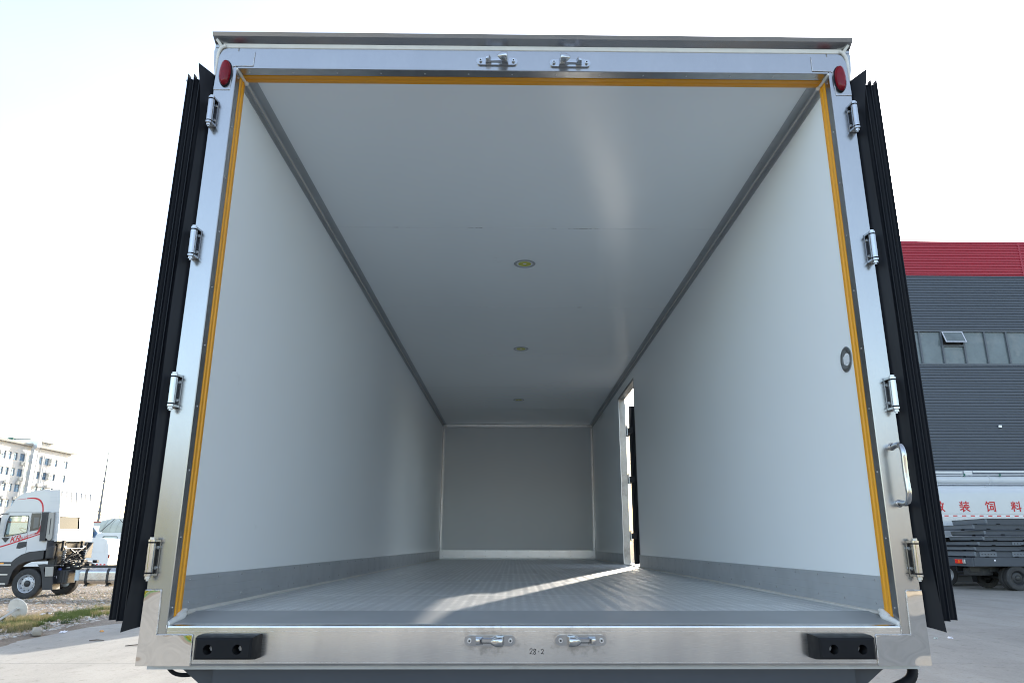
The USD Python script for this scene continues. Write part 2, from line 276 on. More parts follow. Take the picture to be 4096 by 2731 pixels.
# shell
D0, D1, DZ = 5.15, 6.246, 1.92
part('wall_panel', bx(-WO, -WI, .091, L, -.10, ZC + .0), panel_w, T, label='left inner wall of plain white panel')
rw = part('wall_panel', bx(WI, WO, .091, D0 - .004, -.10, ZC), panel_w, T, label='right inner wall panel from the rear frame to the side door')
part('wall_panel', bx(WI, WO, D1 + .004, L, -.10, ZC), panel_w, T, label='right inner wall panel beyond the side door')
part('wall_panel', bx(WI, WO, D0 + .0005, D1 - .0005, DZ + .003, ZC), panel_w, T, label='panel over the side door')
part('front_wall', bx(-WO, WI + .067, L, L + .08, -.10, 2.2), panel_w, T)
cb = [.091, 1.566, 3.128, 4.715, 6.28, 7.8, L]
for a, b in zip(cb[:-1], cb[1:]):
    part('ceiling_panel', bx(-WI - .06, WI + .06, a + .0002, b - .0002, ZC + .0005, ZC + .04), ceil_w, T)
for s in cb[1:-1]:
    part('ceiling_seam', bx(-WI, WI, s - .0035, s + .0035, ZC - .0004, ZC + .02), seam_m, T)
part('roof', bx(-1.268, 1.268, .05, L + .082, ZC + .045, 2.215, .006), skin, T)
part('side_skin', bx(-1.268, -WO - .0005, .05, L + .08, -.12, ZC + .044), skin, T)
part('side_skin', bx(WO + .0005, 1.268, .05, D0 - .001, -.12, ZC + .044), skin, T)
part('side_skin', bx(WO + .0005, 1.268, D1 + .001, L + .08, -.12, ZC + .044), skin, T)
part('side_skin', bx(WO + .0005, 1.268, D0, D1, DZ + .02, ZC + .044), skin, T)
# floor of tread plates
fb = [.19, 1.02, 2.265, 3.54, 4.80, 6.05, 7.30, 8.40, L]
part('floor_base', bx(-WO, WO, .05, L, -.14, -.012), alu_dark, T)
for a, b in zip(fb[:-1], fb[1:]):
    part('floor_plate', bx(-WI, WI, a + .0012, b - .0012, -.01, ZF), tread, T)
lug = []
def bar(cx, cy, dx, dy, hgt):
    lx, ly = (dx, dy); a = np.array([[-1, -1], [1, -1], [1, 1], [-1, 1]])
    b = [[cx + lx * s, cy + ly * t, 0] for s, t in a] + [[cx + lx * .45 * s, cy + ly * .45 * t, hgt] for s, t in a]
    return hull(b)
P = .040
lugm = bar(0, 0, .0150, .0034, .0005)
pos, quat = [], []
cols = np.arange(-WI + .025, WI - .02, P)
for ci, x in enumerate(cols):
    for pi_, (a, b) in enumerate(zip(fb[:-1], fb[1:])):
        up = (ci + (pi_ in (2, 5))) % 2
        for y in np.arange(a + .028, b - .02, P):
            for k in range(4):                                        # four slanting lugs side by side, mirrored from column to column
                o = (k - 1.5) * .0112
                pos.append([x + o * .7071 * (1 if up else -1) + .0, y + o * .7071, ZF]); an = math.radians(-45 if up else 45) / 2
                quat.append((math.cos(an), 0, 0, math.sin(an)))
instancer('tread_lug', [(lugm, tread_l)], pos, np.zeros(len(pos), int), quat=quat, parent=T, kind='stuff')
# sill: a folded stainless section with a shallow ramp up to the floor
sill = prism([(0.004, -.122), (0, -.116), (0, -.010), (.002, -.004), (.008, -.0005), (.012, 0), (.19, ZF), (.19, -.122)], 0, -1.1925, 1.1925)
S = part('sill', sill, steel_sill, T, smooth=25)
part('sill_ramp', hull([(-1.19, .016, .0016), (1.19, .016, .0016), (-1.19, .189, ZF + .0015), (1.19, .189, ZF + .0015), (-1.19, .016, -.002), (1.19, .016, -.002), (-1.19, .189, .01), (1.19, .189, .01)]), mat('worn_ramp_aluminium', (.33, .345, .36), .45, .4, vary=.1, vscale=4), T)
part('sill_groove', bx(-1.19, 1.19, -.0006, .002, -.0195, -.0187), weld, S)
part('sill_groove', bx(-1.19, 1.19, -.0006, .002, -.1135, -.1128), weld, S)
# posts and header
for s in (-1, 1):
    pm = bx(-1.275, -1.193, 0, .045, -.121, 2.174, .0025)
    pst = part('post', pm if s < 0 else mir(pm), steel, T, smooth=20)
part('header', bx(-1.1925, 1.1925, .0006, .0455, 2.079, 2.174, .002), steel, T, smooth=20)
part('header_backing', bx(-1.27, 1.27, .046, .09, 2.088, 2.18), alu_dark, T)
for s in (-1, 1):
    b = bx(-1.27, -1.196, .046, .0905, -.10, 2.08); part('post_backing', b if s < 0 else mir(b), alu_dark, T)
# amber thermal break around the opening: two facets and a groove
g2 = Polygon([(-1.2, .047), (-1.1925, .0475), (-1.1905, .050), (-1.1905, .066), (-1.1935, .068), (-1.1905, .0705), (-1.188, .074), (-1.188, .089), (-1.2, .0895)])
for s in (-1, 1):
    m = prism(g2, 2, .004, 2.079); part('thermal_strip', m if s < 0 else mir(m), gold, T)
part('thermal_strip', prism([(.047, 2.088), (.0475, 2.0785), (.050, 2.0765), (.066, 2.0765), (.068, 2.0795), (.0705, 2.0765), (.074, 2.074), (.089, 2.074), (.0895, 2.088)], 0, -1.188, 1.188), gold, T)
# roof flange over the header
fl = [(.0, 2.1885), (-.033, 2.205), (-.034, 2.2055), (-.0415, 2.2195), (-.0395, 2.2205), (-.0325, 2.2085), (0, 2.193), (.05, 2.232), (.06, 2.215), (.05, 2.19), (.0455, 2.176), (.0002, 2.176)]
part('roof_flange', prism(fl, 0, -1.289, 1.289), steel, T, smooth=15)
part('header_bead', prism([(0.001, 2.173), (-.0025, 2.175), (-.005, 2.1905), (.001, 2.1895)], 0, -1.255, 1.255), caulk_g, T, smooth=40)
for s in (-1, 1):
    c = prism([(-1.262, 2.05), (-1.279, 2.05), (-1.287, 2.10), (-1.293, 2.16), (-1.284, 2.205), (-1.262, 2.205)], 1, .003, .30)
    part('roof_corner', c if s < 0 else mir(c), trim_alu, T, smooth=30)
    c = tube(spline([(-1.245, -.003, 2.181), (-1.262, -.003, 2.172), (-1.272, -.002, 2.145), (-1.274, -.001, 2.10), (-1.2745, 0, 2.045)], 14), np.linspace(.0075, .004, 14)) + tube([(-1.262, -.004, 2.177), (-1.27, -.012, 2.19), (-1.278, -.022, 2.199)], [.007, .006, .005])
    part('corner_bead', c if s < 0 else mir(c), caulk_g, T, smooth=40)
    c = tube([(-1.1935, .001, 2.0785), (-1.191, .03, 2.077), (-1.189, .06, 2.0745), (-1.186, .082, 2.072)], [.006, .007, .0065, .007]) + trimesh.creation.icosphere(2, .0105).apply_translation([-1.184, .088, 2.0695])
    part('corner_bead', c if s < 0 else mir(c), caulk, T, smooth=40)
    pts = [(-1.191, .004, .003), (-1.1885, .03, .008), (-1.186, .055, .012), (-1.183, .075, .016), (-1.181, .09, .021), (-1.180, .098, .027)]
    c = tube(pts, [.007, .010, .0115, .012, .011, .008], 12) + tube([(-1.187, .06, .02), (-1.184, .095, .034), (-1.181, .11, .036)], [.008, .009, .006])
    part('sill_bead', c if s < 0 else mir(c), caulk, T, smooth=40)
    n = 140; yy = np.linspace(.12, L - .02, n); w = meshkit.noise(np.stack([yy * 3, yy * 0, yy * 0 + (5 if s < 0 else 9)], -1))
    c = tube(np.stack([np.full(n, -1.186), yy, np.full(n, ZF + .001)], -1), .0065 + .004 * w, 8)
    part('floor_bead', c if s < 0 else mir(c), caulk_g, T, smooth=40)
# kick rails: extruded with ribs, two rows of rivets
def kick(x0, sgn, ya, yb):
    k = [(0, ZF + .002), (.0055, ZF + .004), (.0055, .048), (.0048, .050), (.0055, .052), (.0055, .068), (.0048, .07), (.0055, .072), (.0055, .098), (.0048, .1), (.0055, .102), (.0055, .128), (.0048, .130), (.0055, .132), (.0055, .1455), (.004, .147), (0, .147)]
    m = prism([(x0 + sgn * a, z) for a, z in k], 1, ya, yb); return m
def rivets(pts, nrm, r=.0042):
    n = np.array(nrm, float)
    return trimesh.util.concatenate([lathe([(r, 0), (r * .9, .0012), (r * .5, .0022), (1e-5, .0025)], np.array(p), n, 8) for p in pts])
def riv(pts, nrm, parent, r=.0042): part('rivet_row', rivets(pts, nrm, r), zinc, parent, smooth=True, kind='stuff')
def rail(x0, sgn, ya, yb):
    k = part('kick_rail', kick(x0, sgn, ya, yb), alu_dark, T, smooth=10)
    yy = np.arange(ya + .04, yb - .02, .255); x = x0 + sgn * .0055
    riv([(x, y, .133) for y in yy] + [(x, y + .012, .058) for y in yy], (sgn, 0, 0), k)
rail(-WI, 1, .093, L - .012); rail(WI, -1, .093, D0 - .004); rail(WI, -1, D1 + .035, L - .012)
kb = [(L - a, z + .012) for a, z in [(0, ZF + .002), (.0055, ZF + .004), (.0055, .048), (.0048, .05), (.0055, .052), (.0055, .098), (.0048, .1), (.0055, .102), (.0055, .144), (.004, .147), (0, .147)]]
k = part('kick_rail', prism(kb, 0, -1.186, 1.186), trim_light, T, smooth=10)
xx_ = np.linspace(-1.14, 1.14, 8)
riv([(x, L - .0056, .146) for x in xx_] + [(x, L - .0056, .071) for x in xx_], (0, -1, 0), k, .006)
# corner trims: leg on the ceiling, bevel, leg on the wall
def ctrim(sx):
    p = [(-WI, ZC), (-WI, ZC - .046), (-WI + .0022, ZC - .046), (-WI + .0022, ZC - .016), (-WI + .016, ZC - .0022), (-WI + .052, ZC - .0022), (-WI + .052, ZC)]
    m = prism(p, 1, .094, L - .001); return m if sx < 0 else mir(m)
for s in (-1, 1):
    ct = part('corner_trim', ctrim(s), trim_alu, T)
    b = tube([(-WI + .0105, .10, ZC - .0105), (-WI + .0105, L - .01, ZC - .0105)], .0042, 8); part('corner_bead', b if s < 0 else mir(b), caulk_g, ct, smooth=40)
    yy = np.arange(.115, L, .62)
    pts = [(s * (-1) * -1 * 0 + s * (WI - .038), y, ZC - .0022) for y in yy]
    riv(pts, (0, 0, -1), ct); riv([(s * (WI - .0022), y + .01, ZC - .034) for y in yy], (-s, 0, 0), ct)
part('corner_trim', prism([(L, ZC), (L - .0022, ZC - .0022), (L - .0022, ZC - .04), (L, ZC - .04)], 0, -1.15, 1.15), trim_light, T)
part('corner_trim', bx(-1.15, 1.15, L - .030, L - .002, ZC - .0024, ZC - .0004), trim_light, T)
for s in (-1, 1):
    m = bx(-WI + .0012, -WI + .034, L - .0024, L, .162, ZC - .046) + bx(-WI, -WI + .0022, L - .034, L - .003, .15, ZC - .046)
    ct = part('corner_trim', m if s < 0 else mir(m), trim_light, T)
    riv([(s * (WI - .02), L - .0024, z) for z in (.19, .82, 1.45, ZC - .06)], (0, -1, 0), ct, .006)
    b = bx(-WI + .0, -WI + .006, L - .006, L - .0025, ZF, ZC - .02); part('corner_groove', b if s < 0 else mir(b), dark_hole, T)
riv([(x, L - .0024, ZC - .02) for x in (-1.12, -.38, .38, 1.12)], (0, -1, 0), ct, .006)
part('corner_groove', bx(-1.19, 1.19, L - .006, L - .0026, ZC - .0062, ZC - .0026), dark_hole, T)
# reveal screws
rs = [(-1.1928, .024, z) for z in np.linspace(.05, 2.05, 10)]
riv(rs, (1, 0, 0), T, .0038); riv([(1.1928, y, z) for _, y, z in rs], (-1, 0, 0), T, .0038)
riv([(x, .024, 2.0788) for x in np.linspace(-1.15, 1.15, 14)], (0, 0, -1), T, .0038)

# corner plates with weld beads
def beadline(pts, r=.0028):
    out = []
    for a, b in zip(pts[:-1], pts[1:]):
        n = max(4, int(np.hypot(b[0] - a[0], b[1] - a[1]) / .006)); t = np.linspace(0, 1, n)[:, None]
        p = np.array([a]) * (1 - t) + np.array([b]) * t
        out.append(tube(np.c_[p[:, 0], np.full(n, -.0012), p[:, 1]], r * (1 + .25 * rng.uniform(-1, 1, n)), 8))
    return trimesh.util.concatenate(out)
low = Polygon([(-1.2765, .105), (-1.2235, .105), (-1.2215, -.031), (-1.105, -.031), (-1.103, -.1225), (-1.2765, -.1225)])
top = Polygon([(-1.2735, 1.98), (-1.2115, 1.98), (-1.2095, 2.08), (-1.204, 2.0885), (-1.128, 2.0905), (-1.1265, 2.156), (-1.256, 2.156), (-1.270, 2.13)])
for s in (-1, 1):
    f = (lambda m: m) if s < 0 else mir
    k = part('corner_plate', f(prism(low, 1, -.0035, .0005)), polished, T)
    part('weld_bead', f(beadline([(-1.2755, .1055), (-1.2245, .1055), (-1.2215, -.0305), (-1.106, -.0305), (-1.1035, -.12)])), weld, k, smooth=True)
    k = part('corner_plate', f(prism(top, 1, -.0025, .0005)), steel, T)
    part('weld_bead', f(beadline([(-1.2725, 1.98), (-1.2115, 1.98), (-1.2095, 2.085), (-1.2, 2.0895), (-1.128, 2.0905), (-1.1265, 2.15)], .0018)), weld, k, smooth=True)
    part('weld_bead', f(beadline([(-1.1925, -.001), (-1.1925, -.03)], .0018)), weld, T, smooth=True)
# marker lamps
for s in (-1, 1):
    c = np.array([s * 1.232, 0, 2.051])
    def cap(hz, hx, y): return [(c[0] + hx * math.cos(t), y, c[2] + hz * math.copysign(abs(math.sin(t)) ** .9, math.sin(t))) for t in np.linspace(0, 2 * np.pi, 28, endpoint=False)]
    b = part('marker_lamp', hull(cap(.060, .025, -.0028) + cap(.059, .0245, -.010)), rubber, T, smooth=35)
    part('lens', hull(cap(.0565, .022, -.0095) + cap(.055, .021, -.016) + cap(.050, .0165, -.024) + cap(.042, .009, -.029)), red_lens, b, smooth=40)
    part('screw', cyl((c[0] + .002, -.026, c[2] - .038), (c[0] + .002, -.0275, c[2] - .038), .004, 10), zinc, b)
# hinges
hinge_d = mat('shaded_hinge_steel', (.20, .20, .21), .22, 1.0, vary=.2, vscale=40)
for s in (-1, 1):
    f = (lambda m: m) if s < 0 else mir
    for z in (1.869, 1.318, .763, .207):
        X, Y = -1.2615, -.030
        h = part('hinge', f(bx(-1.2742, -1.2445, -.0045, -.0003, z - .058, z + .058, .0015)), hinge_d, T, smooth=25)
        for d in (-1, 1):
            zz = z + d * .0535
            arm = hull([(-1.2447, -.004, zz - .0035), (-1.2447, -.004, zz + .0035), (-1.2735, -.004, zz - .0035), (-1.2735, -.004, zz + .0035)] + [(X + .0132 * math.cos(t), Y + .0132 * math.sin(t), zz + q) for t in np.linspace(0, 6.28, 16) for q in (-.0035, .0035)])
            part('knuckle', f(arm), chrome, h, smooth=35)
            part('washer', f(cyl((X, Y, z + d * .0455), (X, Y, z + d * .0495), .0128, 18)), rubber, h, smooth=40)
            part('bolt', f(cyl((-1.2505, -.0045, z + d * .032), (-1.2505, -.011, z + d * .032), .0055, 6)), zinc, h)
        part('barrel', f(cyl((X, Y, z - .045), (X, Y, z + .045), .0122, 24)), chrome, h, smooth=40)
        part('pin_head', f(cyl((X, Y, z + .057), (X, Y, z + .0645), .0085, 6)), zinc, h)
        part('pin_nut', f(cyl((X, Y, z - .0665), (X, Y, z - .057), .0085, 6) + cyl((X, Y, z - .072), (X, Y, z - .066), .0045, 10)), zinc, h)
# grab handle on the right post
hp = spline([(1.243, 0, .578), (1.2445, -.025, .580), (1.246, -.052, .577), (1.247, -.062, .560), (1.247, -.0635, .53), (1.247, -.0635, .44), (1.247, -.062, .405), (1.246, -.052, .388), (1.2445, -.025, .386), (1.243, 0, .387)], 60)
h = part('grab_handle', tube(hp, .0095, 16), chrome, T, smooth=60)
for z in (.579, .3865): part('foot_ring', lathe([(.0095, -.006), (.0125, -.004), (.0135, 0), (.0095, .001)], np.array([1.243, 0.0, z]), (0, 1, 0), 18), weld, h, smooth=50)
# rubber bumper blocks with two bolt recesses
for s in (-1, 1):
    f = (lambda m: m) if s < 0 else mir
    body = hull([p for q in (((-1.070, -.883, -.0975, -.026), -.001), ((-1.069, -.884, -.0965, -.0265), -.05), ((-1.067, -.889, -.094, -.031), -.074), ((-1.060, -.896, -.089, -.037), -.080)) for p in [(q[0][i], q[1], q[0][j]) for i in (0, 1) for j in (2, 3)]])
    holes = [cyl((x, -.12, -.0645), (x, -.03, -.0645), .0145, 24) for x in (-1.024, -.933)]
    b = part('bumper_block', f(sub(sub(body, holes[0]), holes[1])), rubber, T, smooth=25)
    for x in (-1.024, -.933): part('bolt', f(cyl((x, -.0302, -.0645), (x, -.04, -.0645), .009, 6)), zinc, b)
# rod keepers on header and sill
def keeper(cx, cz, s):
    pl_ = affinity.translate(LineString([(-.066, 0), (.066, 0)]).buffer(.0165, 12), cx, cz)
    k = part('rod_keeper', prism(pl_, 1, -.0075, .0006), chrome, T, smooth=30)
    X = lambda a: cx + s * a
    for a in (-.066, .066): part('bolt', cyl((X(a), -.0075, cz), (X(a), -.016, cz), .0068, 16) , zinc, k, smooth=40); part('socket', cyl((X(a), -.0161, cz), (X(a), -.0166, cz), .0034, 6), dark_hole, k)
    part('stub', hull([(X(-.046), -.0075, cz - .012), (X(-.046), -.0075, cz + .012), (X(-.022), -.0075, cz - .012), (X(-.022), -.0075, cz + .012), (X(-.044), -.036, cz - .006), (X(-.044), -.036, cz + .007), (X(-.030), -.036, cz - .006), (X(-.030), -.036, cz + .007), (X(-.034), -.039, cz)]), chrome, k, smooth=50)
    part('saddle', hull([(X(-.03), -.0075, cz - .009), (X(-.03), -.0075, cz + .009), (X(.03), -.0075, cz - .009), (X(.03), -.0075, cz + .009), (X(-.026), -.016, cz - .004), (X(.02), -.019, cz - .004), (X(-.026), -.016, cz + .005), (X(.02), -.019, cz + .005)]), chrome, k, smooth=50)
    stem = hull([(X(.018), -.0075, cz - .014), (X(.018), -.0075, cz + .014), (X(.046), -.0075, cz - .014), (X(.046), -.0075, cz + .014), (X(.024), -.03, cz - .012), (X(.04), -.03, cz - .012), (X(.024), -.03, cz + .012), (X(.04), -.03, cz + .012)])
    head = hull([(X(.042), -.028, cz + .016), (X(.042), -.028, cz - .017), (X(.042), -.055, cz + .013), (X(.042), -.055, cz - .014), (X(.036), -.060, cz), (X(.018), -.056, cz + .011), (X(.018), -.056, cz - .012), (X(.002), -.046, cz + .004), (X(.002), -.046, cz - .005), (X(.004), -.038, cz), (X(.018), -.030, cz + .012), (X(.018), -.030, cz - .014)])
    hm = head.subdivide().subdivide(); trimesh.smoothing.filter_taubin(hm, iterations=12)
    part('hook', stem, chrome, k, smooth=45); part('hook_head', hm, chrome, k, smooth=True)
keeper(-.150, 2.119, 1); keeper(.145, 2.114, -1); keeper(-.149, -.047, 1); keeper(.145, -.0465, -1)
# handwriting in marker ink on the sill
def pen(strokes, x, z, w): return unary_union([LineString([(x + a * w, z + b * w) for a, b in s]).buffer(.00105, 4) for s in strokes])
two = [[(0, .75), (.12, .95), (.35, 1), (.5, .8), (.42, .55), (.2, .28), (0, .05), (.25, .1), (.55, .02)]]
eight = [[(.5, .85), (.25, 1), (.05, .8), (.2, .6), (.42, .42), (.5, .18), (.3, 0), (.08, .12), (.15, .38), (.4, .6), (.55, .82), (.45, .95)]]
t = part('handwriting', prism(unary_union([pen(two, -.0205, -.088, .0165), pen(eight, -.0095, -.089, .0165), Point(.0085, -.0805).buffer(.0017), pen(two, .0165, -.0875, .0145)]), 1, -.0008, .0002), ink, S)
# ceiling lamps
for y in (2.16, 4.466, 7.157):
    c = np.array([-.004, y, ZC])
    b = part('ceiling_lamp', lathe([(.073, .001), (.073, -.002), (.070, -.0045), (.060, -.0045), (.055, -.001), (.055, .001)], c, (0, 0, 1)), trim_alu, T, smooth=30)
    part('diffuser', lathe([(.0552, .001), (.0552, -.0012), (1e-5, -.0012)], c, (0, 0, 1)), lens_w, b)
    part('lens', lathe([(.044, 0), (.044, -.0022), (.013, -.0022), (.013, 0)], c, (0, 0, 1)), lens_y, b)
    for a in (0, 2.1, 4.2): part('screw', cyl(c + [.0645 * math.cos(a), .0645 * math.sin(a), -.0044], c + [.0645 * math.cos(a), .0645 * math.sin(a), -.006], .003, 8), zinc, b)
# round recessed switch plate on the right wall
c = np.array([WI, .156, .930])
b = part('wall_lamp', lathe([(.049, .001), (.049, -.0025), (.046, -.0042), (.036, -.0045), (.033, -.002), (.024, .0), (.01, .0004), (1e-5, .0005)], c, (1, 0, 0)), chrome, T, smooth=50)
for dy in (.012, -.014): part('light_chip', bx(WI - .0022, WI - .0005, c[1] + dy - .0105, c[1] + dy + .0105, c[2] - .016, c[2] + .014), lens_w, b)
for a in (1.45, 3.6, 5.8): part('screw', cyl(c + [-.004, .041 * math.cos(a), .041 * math.sin(a)], c + [-.0055, .041 * math.cos(a), .041 * math.sin(a)], .0034, 8), zinc, b)
# rear doors folded flat along the outside, their ribbed black seals towards us
def door_seal(f, x0, step, n, y0, z0, z1, flare=True, lab=None, ylen=1.18):
    leaf = part('rear_door' if flare else 'side_door', f(bx(x0 - step * n - .008, x0 - .002, y0 + .045, y0 + ylen, z0 + .01, z1 - .01, .004)), skin, T, label=lab)
    part('edge_frame', f(bx(x0 - step * n - .007, x0 - .003, y0 + .012, y0 + .0445, z0 + .01, z1 - .015)), rubber, leaf)
    for k in range(n):
        a = x0 - step * k; b = a - step
        zt = z1 + .015
        prof = [(a - .0005, y0 + .012), (a - .002, y0 + .006), (a - .009, y0 + .0015), (b + .004, y0 - .008), (b + .0014, y0 - .017), (b - .0008, y0 - .0165), (b + .0006, y0 - .004), (b + .0006, y0 + .012)]
        m = prism(prof, 2, z0 + .0035 * k, z1)
        m = m + prism([(b + .0014, y0 - .017), (b - .0008, y0 - .0165), (b + .0002, y0 + .008), (b + .0018, y0 + .008)], 2, z1 - .001, z1 + .014)
        part('seal_rib', f(m), rubber_g, leaf)
    if flare:
        ztop = np.array([2.076, 2.066, 2.056, 2.050]); zbot = np.array([-.020, -.012, -.008, -.004]); xs_ = np.array([x0 - .004, x0 + .009, x0 + .018, x0 + .027]); ys_ = np.array([y0 - .022, y0 - .006, y0 + .008, y0 + .018])
        nz = 40; v = []
        for i, q in enumerate(np.linspace(0, 1, nz)):
            w = .004 * math.sin(q * 9) * (i < nz - 2); fl_ = .016 * max(0, (.2 - q) / .2) ** 1.5 + .021 * max(0, (q - .88) / .12) ** 1.4
            for j in range(4): v.append([xs_[j] + (w - fl_ if j == 0 else -fl_ * .4 * (j == 1)), ys_[j] - (fl_ * .8 if j == 0 else 0), zbot[j] * (1 - q) + ztop[j] * q])
        v = np.array(v); nn = len(v); v2 = v + [0, .0035, 0]; fc = []
        for i in range(nz - 1):
            for j in range(3):
                a = i * 4 + j; fc += [[a, a + 1, a + 5, a + 4], [nn + a, nn + a + 4, nn + a + 5, nn + a + 1]]
        for i in range(nz - 1):
            a = i * 4; fc += [[a, a + 4, nn + a + 4, nn + a], [a + 3, nn + a + 3, nn + a + 7, a + 7]]
        for a in (0, 1, 2): fc += [[a, nn + a, nn + a + 1, a + 1], [nn - 4 + a, nn - 3 + a, 2 * nn - 3 + a, 2 * nn - 4 + a]]
        fc = np.array(fc); m = trimesh.Trimesh(np.vstack([v, v2]), np.vstack([fc[:, [0, 1, 2]], fc[:, [0, 2, 3]]]), process=False)
        part('seal_fin', f(m), rubber_g, leaf, smooth=40)
    return leaf
lf = door_seal(lambda m: m, -1.3030, .0235, 3, .0, .008, 2.026, lab='left rear door folded back against the side with black ribbed seal')
part('lock_rod', bx(-1.386, -1.372, -.004, .012, 2.018, 2.022), trim_alu, lf)
door_seal(mir, -1.3030, .0235, 3, .0, .008, 2.028, lab='right rear door folded back against the side with black ribbed seal')
# the side door: frame lining, folded leaf, hinges
jamb_m = mat('jamb_aluminium', (.34, .33, .31), .40, 1.0, vary=.15, vscale=7, rvary=.08, dirt=(.2, .19, .18), dscale=6)
J = part('door_jamb', bx(1.1945, 1.2665, D1, D1 + .0305, ZF, DZ + .02, .002), jamb_m, T)
part('jamb_lip', bx(1.188, 1.1942, D1 - .004, D1 + .034, ZF, DZ + .02, .001), trim_light, J)
riv([(1.215, D1 - .0003, z) for z in np.linspace(.10, 1.8, 8)], (0, -1, 0), J, .006)
part('door_jamb', bx(1.1943, 1.2665, D0 - .0305, D0 + .0002, ZF, DZ + .02, .002), jamb_m, T)
part('door_header', bx(1.1943, 1.2665, D0 - .03, D1 + .03, DZ + .0005, DZ + .03, .002), jamb_m, T)
part('door_sill', bx(1.1955, 1.2665, D0, D1, -.02, ZF + .002), trim_light, T)
mirx = mir
sd = door_seal(mir, -1.362, .0165, 6, 6.56, .02, 1.90, flare=False, lab='side door folded forward against the outside wall', ylen=1.05)
for z in (1.55, .98, .34):
    h = part('side_hinge', bx(1.269, 1.2725, D1 - .0, D1 + .06, z - .05, z + .05), rubber, T)
    part('barrel', cyl((1.281, D1 - .004, z - .06), (1.281, D1 - .004, z + .06), .008, 12), trim_alu, h); part('arm', bx(1.292, 1.345, D1 + .004, D1 + .32, z - .03, z + .03), rubber, h)
# below the sill
part('rear_apron', prism([(-1.185, -.132), (1.185, -.132), (1.065, -.222), (1.065, -.62), (-1.065, -.62), (-1.065, -.222)], 1, .10, .104), slate, T)
part('underframe_beam', bx(-1.05, 1.05, .06, .098, -.2, -.1225), slate, T)
for x in (-.43, .43): part('chassis_rail', bx(x - .04, x + .04, .3, 11.4, -.48, -.2), slate, T)
part('hose', tube(spline([(-1.228, .12, -.120), (-1.224, .12, -.139), (-1.209, .12, -.157), (-1.178, .12, -.167), (-1.12, .14, -.163), (-1.05, .2, -.15)], 24), .0065), rubber, T, smooth=60, label='thin black hose looping below the left corner')
hs = spline([(1.262, .13, -.115), (1.272, .12, -.15), (1.262, .11, -.172), (1.235, .10, -.189), (1.18, .09, -.208), (1.10, .085, -.235), (1.0, .09, -.26)], 90)
part('hose', tube(hs, .016 + .0018 * (np.arange(90) % 2), 12), rubber, T, smooth=60, label='thick corrugated black hose below the right corner')
def wheel(parent, c, R, width, side, mats, dual=False, detail=True):
    """side: +1 the outer face looks along +y, -1 along -y; for x-axles pass axis."""
    c = np.array(c, float); ax = np.array(side, float)
    w = width / 2
    tp = [(R * .60, -w * .9), (R * .80, -w), (R * .93, -w * .96), (R * .985, -w * .82), (R, -w * .6), (R, w * .6), (R * .985, w * .82), (R * .93, w * .96), (R * .80, w), (R * .62, w * .9), (R * .57, w * .75), (R * .56, -w * .8), (R * .60, -w * .9)]
    t = part('wheel', lathe(tp, c, ax, 48), mats[0], parent, smooth=40)
    rp = [(R * .57, w * .88), (R * .60, w * .93), (R * .56, w * .86), (R * .53, w * .55), (R * .46, w * .30), (R * .42, w * .42), (R * .26, w * .52), (R * .24, w * .52), (R * .22, w * .45), (1e-5, w * .45)]
    part('rim', lathe(rp, c, ax, 40), mats[1], t, smooth=30)
    e = np.cross(ax, [0, 0, 1.0]); e /= np.linalg.norm(e); g = np.cross(ax, e)
    part('hub', lathe([(R * .2, w * .4), (R * .2, w * .62), (R * .16, w * .75), (R * .09, w * .8), (1e-5, w * .82)], c, ax, 24), mats[2], t, smooth=30)
    if detail:
        part('hand_hole', [cyl(c + R * .49 * (math.cos(a) * e + math.sin(a) * g) + ax * w * .33, c + R * .49 * (math.cos(a) * e + math.sin(a) * g) + ax * w * .47, R * .045, 10) for a in np.arange(10) * .628], mats[2], t, kind='stuff')
        part('wheel_nuts', [cyl(c + R * .34 * (math.cos(a) * e + math.sin(a) * g) + ax * w * .40, c + R * .34 * (math.cos(a) * e + math.sin(a) * g) + ax * w * .62, R * .032, 6) for a in np.arange(10) * .628 + .3], mats[1], t, kind='stuff')
    return t
tyre = mat('tyre_rubber', (.018, .018, .019), .7, vary=.3, vscale=9, dirt=(.06, .055, .05), dscale=8)
rim_m = mat('silver_wheel_paint', (.42, .43, .45), .35, .6, vary=.08)
blk = mat('black_chassis_paint', (.012, .012, .013), .38, 0, .5, vary=.3, vscale=14)
for s in (-1, 1):
    for y in (1.9, 3.25): wheel(T, (s * 1.06, y, G + .51), .51, .29, (s, 0, 0), (tyre, rim_m, blk), detail=False)

# ------------------------------------------------------------------ right: factory, tanker lorry, stacked trailer frames
red_c = mat('red_cladding_paint', (.26, .010, .026), .38, 0, .5, vary=.06, vscale=.5)
gry_c = mat('slate_cladding_paint', (.046, .057, .078), .38, 0, .5, vary=.06, vscale=.5)
frame_c = mat('slate_window_frame', (.060, .072, .09), .4, 0, .5)
win_g = mat('dull_factory_glass', (.085, .105, .115), .10, 0, .6, vary=.25, vscale=1.6, bump=.12, bscale=1.2, bdist=.02, dirt=(.14, .15, .155), dscale=1.3, dlo=.5, dhi=.75)
FY = 37.0
F = thing('factory_hall', 'tall slate grey corrugated factory hall with red band along its top', 'building', (36, FY, G))
FX0, FX1 = 13.5, 62.0
part('wall_core', bx(FX0 + .1, FX1, FY + .12, FY + 8, G, 16.8), gry_c, F)
def corr(z0, z1, pitch, x0, x1):
    n = max(1, round((z1 - z0) / pitch)); p = (z1 - z0) / n; pts = []
    for k in range(n): pts += [(0.0, z0 + k * p), (0.0, z0 + (k + .30) * p), (-.052, z0 + (k + .46) * p), (-.052, z0 + (k + .80) * p)]
    pts.append((0, z1)); m = prism([(FY + .12, z0)] + [(FY + y, z) for y, z in pts] + [(FY + .12, z1)], 0, x0, x1); return m
